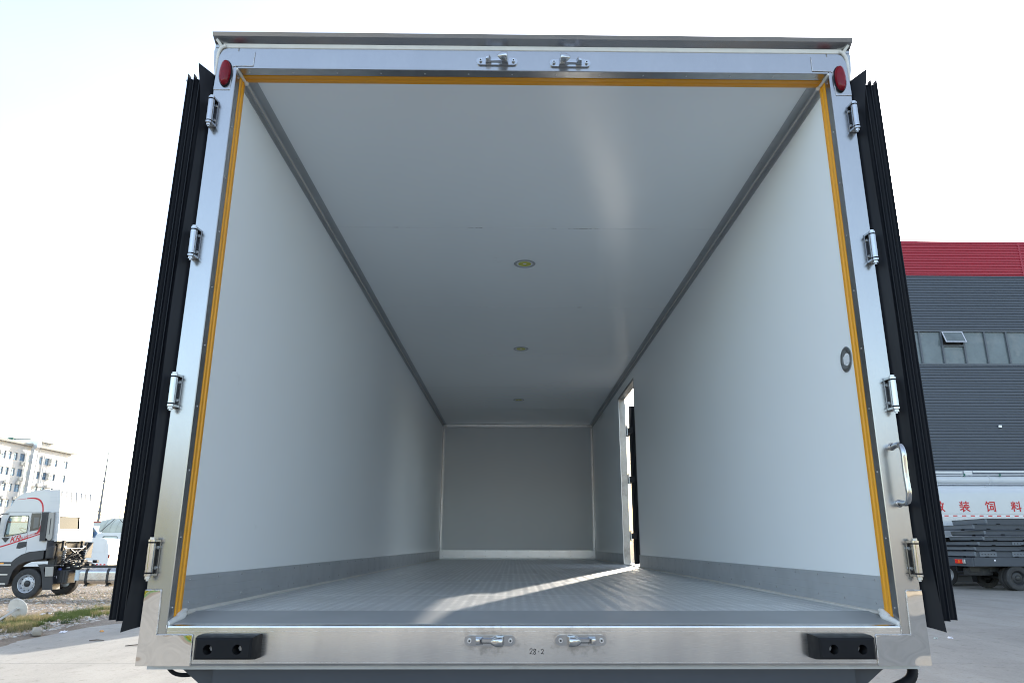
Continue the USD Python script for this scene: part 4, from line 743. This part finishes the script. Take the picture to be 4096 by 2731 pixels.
part('coil_spring', [tube([( -15.98 + .05 * math.cos(t), y + .05 * math.sin(t), -.38 + .38 * t / 38) for t in np.linspace(0, 38, 90)], .011, 6) for y in (25.2, 26.5)], trim_alu, Kt, smooth=60)
part('engine_bits', [bx(-16 + rng.uniform(-.25, .5), -15.86 + rng.uniform(-.2, .55), 25.3 + d, 25.42 + d + rng.uniform(0, .2), z, z + rng.uniform(.05, .14)) if False else bx(x, x + w_, 25.25 + d, 25.25 + d + .15, z, z + .1, .012) for x, w_, d, z in zip(rng.uniform(-16.1, -15.5, 34), rng.uniform(.05, .22, 34), rng.uniform(0, 1.2, 34), rng.uniform(-.62, -.42, 34))], blk, Kt)
part('air_hose', [tube(spline([(-16.0 + rng.uniform(-.1, .3), 25.1 + rng.uniform(0, 1), rng.uniform(-.5, -.1)) for _ in range(5)], 24), .012, 6) for _ in range(9)], rubber, Kt, smooth=60)
part('fitting', [bx(x, x + .035, y, y + .03, z, z + .03) for x, y, z in zip(rng.uniform(-16.0, -15.4, 26), rng.uniform(25.0, 26, 26), rng.uniform(-.6, -.35, 26))], zinc, Kt)
for x in (-11.2, -9.9):
    for y in (25.0, 26.7): part('rear_wheel', lathe([(.3, -.28), (.42, -.3), (.5, -.24), (.5, .24), (.42, .3), (.3, .28), (.28, 0), (.3, -.28)], np.array([x, y, G + .5]), (0, 1, 0), 32), tyre, Kt, smooth=40)

# ------------------------------------------------------------------ left, farther back: van, canopy lorry, blue lorry, wall, mast, office block, trees
vw = mat('white_van_paint', (.60, .61, .62), .25, 0, .5, coat=.4)
V = thing('white_van', 'white panel van behind the tractor lorry, red and white tape on its side', 'van', (-27.5, 47, G))
vp = [(-30.6, -1.15), (-30.7, -.5), (-30.2, -.2), (-29.5, .5), (-29.0, .58), (-25.9, .56), (-25.5, .50), (-25.33, .40), (-25.22, .0), (-25.13, -.5), (-25.10, -1.08), (-25.2, -1.15)]
vb = part('body', prism(vp, 1, 46, 47.9), vw, V, smooth=20)
for a, b in ((-26.11, -25.43), (-27.0, -26.22), (-27.9, -27.1)): part('pressed_panel', prism([(a, -.30), (a + .03, .31), (b - .04, .31), (b + .04, -.29)], 1, 45.985, 46.01), vw, vb); 
for k in range(12): part('tape_block', bx(-25.36 - .23 * k, -25.24 - .23 * k, 45.985, 45.999, -1.05, -.985), tape_r, vb); part('tape_block', bx(-25.47 - .23 * k, -25.361 - .23 * k, 45.985, 45.999, -1.05, -.985), tapew, vb)
part('tail_lamp', bx(-25.16, -25.09, 45.985, 46.1, -.66, -.44, .02), red_lens, V)
for x in (-26.1, -29.6): wheel(V, (x, 46.12, G + .33), .33, .2, (0, -1, 0), (tyre, rim_m, blk), detail=False)
part('windscreen', prism([(-30.2, -.2), (-29.5, .5), (-29.45, .45), (-30.1, -.2)], 1, 46.1, 47.8), win_g, V)
canv = mat('pale_green_grey_canvas', (.40, .42, .37), .6, vary=.12, vscale=2)
lt = mat('pale_grey_lorry_paint', (.55, .58, .60), .35, 0, .5, vary=.05, vscale=2)
N = thing('canopy_lorry', 'pale grey lorry with an arched canvas canopy on black struts', 'lorry', (-28, 53, G))
cpf = [(-29.32, -.28), (-29.33, .70), (-29.25, .86), (-28.9, .94), (-26.2, .97), (-26.15, -.28)]
cw = Polygon([(-28.80, .32), (-28.79, .66), (-28.74, .70), (-27.86, .69), (-27.80, .64), (-27.82, .34), (-27.87, .30), (-28.74, .29)])
body = sub(prism(cpf, 1, 52, 54.1), prism(cw, 1, 51.9, 52.12))
nb = part('cab', body, lt, N, smooth=25); part('window', prism(cw, 1, 52.06, 52.08), mat('sky_blue_window', (.35, .45, .52), .08, .3), nb); part('window_seal', prism(cw.buffer(.025).difference(cw), 1, 51.985, 52.01), rubber, nb)
part('lower_sill', [bx(-29.3, -26.1, 51.97, 52.3, -.42, -.30), bx(-29.3, -26.1, 52.0, 52.2, -.62, -.46)], lt, N)
part('under_parts', [bx(-29.2, -26.2, 52.3, 53.9, -1.1, -.45), bx(-28.3, -27.9, 52.02, 52.4, -1.15, -.75)], blk, N); part('tail_lamp', bx(-28.28, -28.1, 51.98, 52.02, -.95, -.8), mat('orange_lamp', (.5, .10, .02), .3), N)
for x in (-28.7, -27.1): wheel(N, (x, 52.3, G + .42), .42, .26, (0, -1, 0), (tyre, blk, blk), detail=False)
th = np.linspace(0, 1.75, 12); arch = [(53.5 - 1.55 * math.cos(t) + .25, .98 + 1.03 * math.sin(min(t, 1.57))) for t in th]
shell = Polygon(arch + [(y + .02, z - .03) for y, z in arch[::-1]])
cn = part('canopy', prism(shell.buffer(0), 0, -29.05, -25.8), canv, N, smooth=40)
part('canopy_end', hull([(-29.05, y, z) for y, z in arch] + [(-29.36, 52.35, 1.0), (-29.38, 52.5, 1.75), (-29.33, 53.4, 1.85), (-29.36, 53.5, 1.0), (-29.2, 52.2, 1.0)]), canv, cn, smooth=40)
for k in range(8): part('canopy_rib', tube([(-29.0 + .45 * k, y - .012, z + .008) for y, z in arch], .018, 6), canv, cn, smooth=50)
for (xa, za, xb, zb) in ((-29.04, .99, -28.22, 1.88), (-27.79, 1.88, -27.3, 1.3)): part('strut', cyl((xa, 51.95, za), (xb, 52.1, zb), .022, 8), blk, cn)
Bl = thing('blue_lorry', 'blue cabbed lorry glimpsed between the tractor and the canopy lorry', 'lorry', (-31.2, 55, G))
bp_ = mat('steel_blue_paint', (.13, .22, .36), .25, 0, .5, coat=.4)
part('cab', prism([(-33.5, -.9), (-33.5, 1.45), (-31.6, 1.5), (-30.75, 1.45), (-30.35, 1.02), (-30.1, .7), (-30.1, -.9)], 1, 54, 56), bp_, Bl, smooth=20)
part('windscreen', hull([(-30.78, 53.99, 1.40), (-30.42, 53.99, 1.02), (-31.3, 53.99, 1.02), (-31.25, 53.99, 1.40), (-30.78, 54.01, 1.40), (-30.42, 54.01, 1.02), (-31.3, 54.01, 1.02), (-31.25, 54.01, 1.40)]), win_g, Bl)
part('mirror_frame', [bx(-31.0, -30.5, 53.7, 53.85, .72, .98, .03), bx(-30.7, -30.55, 53.68, 53.8, .9, 1.08, .02), cyl((-31.2, 53.8, .9), (-30.5, 53.8, 1.02), .03, 8)], blk, Bl)
for x in (-32.8, -30.8): wheel(Bl, (x, 54.2, G + .45), .45, .26, (0, -1, 0), (tyre, blk, blk), detail=False)
part('bumper', bx(-30.15, -30.0, 54.05, 55.95, -1.15, -.85, .02), blk, Bl)

wl = thing('boundary_wall', 'long white boundary wall with a red coping beyond the parked lorries', 'wall', (-55, 110, G))
part('wall_face', [bx(-100 + 6 * k, -94.04 + 6 * k, 110, 110.25, G, 3.1) for k in range(13)], mat('white_wall_paint', (.60, .60, .58), .7, vary=.08, vscale=.7), wl); part('coping', bx(-100, -22, 109.9, 110.35, 3.1, 3.26), mat('red_coping_tile', (.40, .10, .08), .6), wl)
mast_m = mat('galvanised_mast', (.13, .14, .155), .6, .1)
Ms = thing('telecom_mast', 'tall tapered steel telecom mast with short antenna arms', 'mast', (-76.4, 140, G))
part('pole', cyl((-76.4, 140, G), (-76.45, 140, 16.9), .29, 12, .065), mast_m, Ms, smooth=50)
for z, w in ((16.85, .5), (15.15, .66), (13.45, .8), (11.78, .64)): part('antenna_arm', [hull([(-76.45 + s * w, 140, z + .06), (-76.45, 140 - .03, z - .06), (-76.45, 140 + .03, z - .06), (-76.45, 140, z + .03), (-76.45 + s * w, 140.04, z + .07)]) for s in (-1, 1)], mast_m, Ms)
for z in (11.4, 5.85): part('joint_collar', cyl((-76.43, 140, z - .12), (-76.43, 140, z + .12), .24 if z > 8 else .32, 12), mast_m, Ms)
part('step_pegs', [cyl((-76.43 - .25, 140, z), (-76.43 + .25, 140, z + .03), .015, 5) for z in np.arange(5, 16, .45)], mast_m, Ms)
part('side_antenna', [bx(-76.43 + s * .35 - .03, -76.43 + s * .35 + .03, 139.9, 140, z, z + .35) for s, z in ((-1, 6.4), (1, 6.3), (-1, 5.2), (1, 5.1), (1, 4.6))], mast_m, Ms)
Sl = thing('street_lamp', 'thin distant street lamp with a curved arm beside the canopy lorry', 'street lamp', (-62.42, 120, G))
part('pole', tube(spline([(-62.42, 120, G), (-62.42, 120, 3), (-62.43, 120, 5.0), (-62.3, 120, 5.55), (-61.95, 120, 5.8)], 30), .05, 8), mast_m, Sl, smooth=60); part('lamp_head', bx(-62.0, -61.6, 119.9, 120.1, 5.74, 5.86, .03), mast_m, Sl)
bark = mat('grey_brown_bark', (.20, .17, .145), .9, vary=.2, vscale=3)
labs = ['leftmost bare tree behind the white boundary wall', 'taller bare tree behind the wall, beside the mast', 'small bare tree right of the mast behind the wall', 'low bare tree partly behind the canopy lorry canvas']
for i, (x, hgt) in enumerate(((-71.5, 5.6), (-69.8, 6.4), (-67.6, 5.6), (-65.6, 5.2))):
    t = thing('bare_tree', labs[i], 'tree', (x, 126, G), group='bare trees behind the boundary wall')
    part('trunk', tube([(x, 126, G), (x + .1, 126, G + hgt * .3), (x + .05, 126, G + hgt * .6)], [.11, .08, .05], 7), bark, t, smooth=50)
    br = []
    for k in range(90):
        a, u = rng.uniform(0, 6.28), rng.uniform(.2, .62); p = np.array([x + .08, 126, G + hgt * u]); ln = rng.uniform(.5, 1.0) * hgt * .36
        d = np.array([math.cos(a) * .8, math.sin(a) * .5, rng.uniform(.5, 1.2)]); d /= np.linalg.norm(d); q = p + d * ln + [0, 0, .1 * ln]
        br.append(tube([p, (p + q) / 2 + rng.normal(0, .06, 3), q], [.022, .015, .006], 3))
        for _ in range(3):
            m_ = p + (q - p) * rng.uniform(.4, .9); br.append(tube([m_, m_ + (d + rng.normal(0, .5, 3)) * ln * .4], [.010, .004], 3))
    part('crown', br, bark, t, kind='stuff')

ow = mat('cream_render_wall', (.54, .55, .56), .8, vary=.05, vscale=.25)
slab_m = mat('weathered_cornice', (.33, .33, .31), .8, vary=.15, vscale=.6)
of = mat('dark_window_frame', (.05, .055, .065), .4)
og = mat('blue_sky_glass', (.42, .60, .78), .08, .2, .6)
og2 = mat('deep_blue_glass', (.16, .27, .42), .06, .3, .6)
galv = mat('galvanised_duct', (.66, .68, .70), .33, .8, vary=.08, vscale=.8)
O = thing('office_block', 'cream rendered office block with small blue windows and many air conditioners', 'building', (-106, 130, G))
OX, OY0, OY1 = -100.0, 96.0, 168.4
rowz = [16.95 - 3.05 * k for k in range(6)]
wy = [(145.9, 1.3), (147.6, 1.25), (149.5, 1.3), (151.7, 1.6), (154.15, 1.0), (155.75, 1.15), (157.75, 1.25), (159.85, 1.7), (162.9, 1.7), (166.75, 1.75)] + [(145.9 - 2.0 * k, 1.3) for k in range(1, 24)]
facade = prism(unary_union([sbox(OY0, G, OY1, 19.4)]).difference(unary_union([sbox(y - w / 2, z - .74, y + w / 2, z + .74) for y, w in wy for z in rowz])), 0, OX - .3, OX)
part('wall', facade, ow, O); part('wall_core', bx(OX - 14, OX - .31, OY0, OY1, G, 19.4), ow, O)
part('roof_slab', bx(OX - 15, OX + .75, OY0 - 1, OY1 + .95, 19.41, 19.85, .03), slab_m, O)
for y, w in wy:
    for r_, z in enumerate(rowz):
        if y < 132 and r_ > 3: continue
        fm = unary_union([sbox(y - w / 2, z - .74, y + w / 2, z + .74)]).difference(unary_union([sbox(y - w / 2 + .06, z - .68, y - w * .02, z + .22), sbox(y + w * .02, z - .68, y + w / 2 - .06, z + .22), sbox(y - w / 2 + .06, z + .28, y - w * .02, z + .68), sbox(y + w * .02, z + .28, y + w / 2 - .06, z + .68)]))
        f_ = part('window', prism(fm, 0, OX - .24, OX - .19), of, O)
        part('pane', bx(OX - .23, OX - .22, y - w / 2 + .06, y - w * .01, z - .68, z + .68), og if random.random() < .65 else og2, f_); part('pane', bx(OX - .235, OX - .222, y + w * .01, y + w / 2 - .06, z - .68, z + .68), og if random.random() < .8 else og2, f_)
fan = mat('air_conditioner_grille', (.20, .20, .20), .5); acw = mat('air_conditioner_case', (.62, .61, .57), .5)
for y, z in ((151.75, 15.72), (151.92, 12.69), (151.5, 11.91), (147.74, 11.84), (147.70, 8.81), (151.35, 8.85), (161.3, 17.41), (161.2, 16.66), (161.35, 14.47), (161.25, 13.67), (155.99, 11.91), (158.22, 11.92), (161.35, 11.91), (144.7, 17.3), (145.2, 8.7), (155.6, 8.8)):
    a = part('air_conditioner', bx(OX + .12, OX + .5, y - .48, y + .48, z - .33, z + .33, .02), acw, O)
    part('fan_grille', lathe([(.25, 0), (.25, .02), (.17, .02), (.17, 0)], np.array([OX + .5, y + .1, z]), (1, 0, 0), 18), fan, a); part('bracket', [bx(OX, OX + .55, y + s - .03, y + s + .03, z - .40, z - .335) for s in (-.38, .38)], fan, a)
for k in range(10):
    zt = 18.6 - 2.4 * k
    if zt - 2.38 < G: break
    part('duct', bx(OX + .55, OX + 1.25, 153.1, 154.2, zt - 2.38, zt, .02), galv, O)
part('duct', hull([(OX + .55, 153.1, 18.62), (OX + 1.25, 153.1, 18.62), (OX + .55, 154.2, 18.62), (OX + 1.25, 154.2, 18.62), (OX + .85, 153.1, 19.3), (OX + 1.75, 153.1, 19.3), (OX + .85, 154.2, 19.3), (OX + 1.75, 154.2, 19.3)]), galv, O)
part('duct', prism(Polygon([(OX + .85, 19.3), (OX + 1.75, 19.3), (OX + 1.75, 20.1), (OX + 1.6, 20.55), (OX + 1.1, 20.75), (OX - 4, 20.75), (OX - 4, 20.05), (OX + .85, 20.05)]), 1, 153.1, 154.2), galv, O, smooth=20)
part('roof_fan', [cyl((OX - 1.5, 149.5, 19.86), (OX - 1.5, 149.5, 20.5), .45, 14), bx(OX - 2.1, OX - .9, 149.0, 150.2, 20.5, 20.7, .05)], mat('green_fan_paint', (.10, .20, .17), .5), O)
part('penthouse', bx(OX - 9, OX - 3, 157.2, 165.5, 19.86, 21.3), ow, O); part('penthouse_roof', bx(OX - 9.5, OX - 2.3, 156.7, 166.3, 21.31, 21.45), slab_m, O)
part('vertical_pipe', [cyl((OX + .15, y, z0), (OX + .15, y, z1), .06, 8) for y, z0, z1 in ((156.85, G, 18.9), (160.6, G, 17.8), (152.55, G, 18.0))], acw, O); part('drain_pipe', cyl((OX + .2, 158.75, 12.3), (OX + .2, 158.6, 18.3), .13, 10), ow, O)

# ------------------------------------------------------------------ on the ground
dsk = mat('dirty_white_enamel', (.55, .53, .49), .5, vary=.12, vscale=6, dirt=(.3, .26, .2), dscale=5)
X0 = np.array([-12.50, 17.5, -1.325]); ax = np.array([-.10, -.88, -.36]); ax /= np.linalg.norm(ax)
d = thing('tipped_sign_base', 'white round disc base of a tipped over post lying in grass', 'sign base', (-12.5, 17.5, G))
part('disc', lathe([(1e-5, -.016), (.252, -.016), (.258, -.008), (.258, .008), (.252, .016), (1e-5, .016)], X0, ax, 48), dsk, d, smooth=30)
part('post', hull([X0 + ax * h_ + o for h_ in (.016, .60) for o in (np.array([-.035, 0, .0]), np.array([.035, 0, 0]), np.array([0, -.01, .035]), np.array([0, 0.01, -.03]))]), dsk, d)
part('gusset', hull([X0 + ax * .016 + np.array(o) for o in ((-.06, 0, .0), (.06, 0, 0), (0, 0, .07))] + [X0 + ax * .09]), dsk, d)
cb2 = thing('concrete_block', 'short weathered kerb stone lying on the dirt edge', 'stone', (-10.1, 14.4, G))
m = bx(-.085, .085, -.40, .40, 0, .12, .02).subdivide().subdivide().subdivide(); m.vertices += (meshkit.noise(m.vertices * 14)[:, None] - .5) * .022; m.apply_transform(trimesh.transformations.rotation_matrix(.55, [0, 0, 1])); m.apply_translation([-10.1, 14.4, G + .0])
part('stone', m, mat('weathered_stone', (.27, .24, .195), .85, vary=.2, vscale=8, bump=.5, bscale=30), cb2, smooth=60)
bt2 = thing('plastic_bottle', 'crushed white plastic bottle with dark label lying in the grass', 'bottle', (-12.17, 18.1, G))
part('bottle', lathe([(1e-5, -.12), (.05, -.12), (.055, -.05), (.045, .02), (.05, .07), (.02, .12), (.015, .15), (1e-5, .15)], np.array([-12.15, 18.1, G + .07]), (1, .2, .25), 16), mat('milky_plastic', (.62, .62, .72), .3), bt2, smooth=50); part('label', lathe([(.058, .0), (.058, .07)], np.array([-12.12, 18.1, G + .075]), (1, .2, .25), 16), blk, bt2)
for i, (x, y, sz, nm, lab, cat_, mt_) in enumerate(((8.92, 13.72, .10, 'paper_scrap', 'crumpled white paper scrap on the shaded concrete right of the truck', 'litter', tapew), (8.58, 13.66, .07, 'leaf_scrap', 'small pale leaf scrap left of the white paper on concrete', 'litter', canv),
        (-9.0, 14.9, .10, 'orange_wrapper', 'orange wrapper on the concrete beside the dirt edge', 'litter', mat('orange_wrapper_film', (.55, .25, .05), .4)), (-9.75, 14.75, .11, 'white_wrapper', 'torn white wrapper beside the kerb stone', 'litter', tapew), (-12.75, 16.3, .22, 'white_bag', 'crumpled white plastic bag in the grass at the left edge', 'litter', tapew))):
    t = thing(nm, lab, cat_, (x, y, G)); m = trimesh.creation.icosphere(2, sz / 2); m.vertices *= [1.2, .8, .35]; m.vertices += (meshkit.noise(m.vertices * 40 + i * 9)[:, None] - .5) * sz * .5; m.apply_translation([x, y, G + sz * .12]); part('crumple', m, mt_, t)
stick_m = mat('dark_twig', (.06, .045, .035), .8)
for x, y, ln, an, lab in ((-8.4, 13.3, .28, .1, 'short dark twig on the shaded concrete left of the truck'), (-7.9, 15.6, .6, .05, 'long dark stick on the concrete next to the truck door'), (-7.3, 12.5, .5, .5, 'thin slanting twig on the sunlit concrete')):
    t = thing('twig', lab, 'twig', (x, y, G)); part('stick', tube([(x, y, G + .012), (x + ln * .5 * math.cos(an), y + ln * .5 * math.sin(an), G + .022), (x + ln * math.cos(an), y + ln * math.sin(an), G + .012)], [.008, .012, .006], 6), stick_m, t, smooth=50)
# stones of the lot (uncountable), grass along its edge
prot = []
for k in range(4):
    m = trimesh.creation.icosphere(1, 1.0); m.vertices *= 1 + .35 * (rng.random((len(m.vertices), 1)) - .5); m.vertices *= [1, rng.uniform(.6, .9), rng.uniform(.3, .6)]
    prot.append((m, mat(f'lot_stone_tone_{"abcd"[k]}', [(.42, .40, .37), (.24, .20, .16), (.33, .27, .21), (.43, .40, .36)][k], .85, vary=.2, vscale=30)))
n = 30000; y = 12 + 26 * rng.random(n) ** 1.35; x = -9.95 - (y - 8) * .75 * rng.random(n); 
keep = (x < -10.2 + .0 * y); x, y = x[keep], y[keep]; n = len(x)
sc = rng.lognormal(-3.9, .55, n).clip(.008, .09); a = rng.uniform(0, 6.28, n)
instancer('lot_stones', prot, np.c_[x, y, np.full(n, G + .012)], rng.integers(0, 4, n), quat=np.c_[np.cos(a / 2), 0 * a, 0 * a, np.sin(a / 2)], scale=np.c_[sc, sc, sc], label='loose stones and rubble strewn over the gravel lot', cat='stones', kind='stuff')
def blade(h, w, lean_):
    v = []; 
    for q in (0, .5, 1): v += [[-w * (1 - q) / 2, lean_ * q * q, h * q], [w * (1 - q) / 2 + 1e-4, lean_ * q * q, h * q]]
    return np.array(v), np.array([[0, 1, 3], [0, 3, 2], [2, 3, 5], [2, 5, 4]])
def tuft(seed, hh):
    r_ = np.random.default_rng(seed); V_, F_, o = [], [], 0
    for _ in range(16):
        v, f = blade(hh * r_.uniform(.5, 1.1), .006, r_.uniform(.0, .5) * hh); a = r_.uniform(0, 6.28); R = np.array([[math.cos(a), -math.sin(a), 0], [math.sin(a), math.cos(a), 0], [0, 0, 1]])
        V_.append(v @ R.T + [*r_.normal(0, .03, 2), 0]); F_.append(f + o); o += len(v)
    return np.vstack(V_), np.vstack(F_)
def leafm(name, c): return usdkit.material(stage, '/World/Looks/' + name, {'d': ('diffuse_bsdf', {'color': c}), 't': ('translucent_bsdf', {'color': tuple(1.3 * k for k in c)}), 'm': ('mix_closure', {'fac': .4})}, [('d.BSDF', 'm.closure1'), ('t.BSDF', 'm.closure2')], surface='m.closure')
gm = [leafm('fresh_grass', (.11, .13, .045)), leafm('dry_grass', (.26, .22, .13)), leafm('dark_grass', (.06, .085, .035))]
gp = [(tuft(k, h_), gm[j]) for k, h_, j in ((1, .13, 0), (2, .17, 1), (3, .11, 2), (4, .10, 0))]
n = 3300; s_ = rng.random(n); yc = 14.6 + 6.0 * s_; xc = -11.55 + .35 * np.sin(s_ * 9) - .1 * s_
px_, py_ = xc + rng.normal(0, .42, n), yc + rng.normal(0, .5, n); dens = meshkit.noise(np.c_[px_ * 1.5, py_ * 1.2, px_ * 0], 4); k_ = (dens > .36) & (px_ < -10.35)
px_, py_ = px_[k_], py_[k_]; n = len(px_)
ex = 900; px_ = np.r_[px_, -12 - rng.random(ex) * 8]; py_ = np.r_[py_, 21 + rng.random(ex) * 9]; n += ex
a = rng.uniform(0, 6.28, n); sc = rng.uniform(.6, 1.15, n); sc[-ex:] *= .5
ty = np.where(meshkit.noise(np.c_[px_, py_, px_ * 0 + 3]) > .55, 2, np.where(rng.random(n) < .45, 1, 0))
instancer('grass', gp, np.c_[px_, py_, np.full(n, G + .01)], ty, quat=np.c_[np.cos(a / 2), 0 * a, 0 * a, np.sin(a / 2)], scale=np.c_[sc, sc, sc], label='strip of short green and straw coloured grass along the lot edge', cat='grass', kind='stuff')

# ------------------------------------------------------------------ behind the camera: what the polished rear frame mirrors
hall_w = mat('cream_hall_wall', (.22, .20, .17), .8, vary=.06, vscale=.3); hall_d = mat('brown_hall_base', (.16, .13, .11), .7)
Hb = thing('workshop_hall', 'long cream workshop hall across the yard, facing the open rear of the truck', 'building', (0, -64, G))
part('wall', bx(-70, 46, -76, -64, G, 7.6), hall_w, Hb); part('roof', bx(-70.5, 46.5, -76.5, -63.2, 7.605, 8.1), mat('dark_hall_roof', (.10, .10, .11), .6), Hb)
for k in range(19):
    x = -66 + 6 * k
    if k % 4 == 2: part('door', bx(x - 2.2, x + 2.2, -64.0, -63.9, G, 3.2), hall_d, Hb)
    else:
        w_ = part('window', bx(x - 1.4, x + 1.4, -64.0, -63.95, 2.0, 4.4), of, Hb); part('pane', bx(x - 1.3, x + 1.3, -63.955, -63.94, 2.1, 4.3), og2, w_)
Lw = part('lawn', bx(-34, -14, -44, -30, G - .05, G + .02), mat('lawn_green', (.05, .16, .04), .9, vary=.3, vscale=3), kind='structure', label='small green lawn behind the camera', cat='lawn')
for i, x in enumerate((-16.5, -20.5, -24.5, -28.5)):
    t = thing('golden_shrub', ['golden green shrub at the right end of the lawn', 'golden green shrub second along the lawn', 'golden green shrub third along the lawn', 'golden green shrub at the far end of the lawn'][i], 'shrub', (x, -44.5, G), group='shrubs behind the lawn')
    part('stem', cyl((x, -44.5, G), (x, -44.5, G + 1), .08, 6), bark, t)
    m = trimesh.creation.icosphere(3, 1.0); m.vertices *= 1 + .5 * (meshkit.fbm(m.vertices * 2.6 + i * 7, 3)[:, None] - .5); m.vertices = m.vertices * [2.1, 1.4, 1.7] + [x, -44.5, G + 1.6]
    q = rng.integers(0, len(m.vertices), 1500); c = m.vertices[q] + rng.normal(0, .16, (1500, 3)); V_ = (c[:, None, :] + rng.normal(0, .12, (1500, 4, 3))).reshape(-1, 3)
    part('crown', (V_, np.arange(6000).reshape(-1, 4)), leafm('golden_leaf_%s' % 'abcd'[i], (.26, .27, .03)), t, kind='stuff')
# a parked box lorry off to the left, out of sight behind the open door: its shade falls across the yard's edge
Pk = thing('parked_box_lorry', 'white box lorry standing behind the open left door, shading the edge of the concrete', 'lorry', (-7.2, 24, G))
part('cargo_box', bx(-8.35, -5.95, 20.5, 26.4, -.6, 1.55, .03), skin, Pk); part('cab', prism([(26.55, -1.1), (26.55, .9), (27.0, 1.05), (27.9, 1.0), (28.35, .1), (28.5, -1.1)], 0, -8.25, -6.05), skin, Pk)
part('windscreen', prism([(27.93, .95), (28.34, .12), (28.36, .13), (27.95, .96)], 0, -8.05, -6.25), win_g, Pk); part('chassis_rail', [bx(x - .05, x + .05, 20.6, 27.5, -.95, -.6) for x in (-7.6, -6.7)], blk, Pk)
for x, sg in ((-8.15, -1), (-6.2, 1)):
    for y in (22.0, 27.3): wheel(Pk, (x, y, G + .42), .42, .26, (sg, 0, 0), (tyre, rim_m, blk), detail=False)
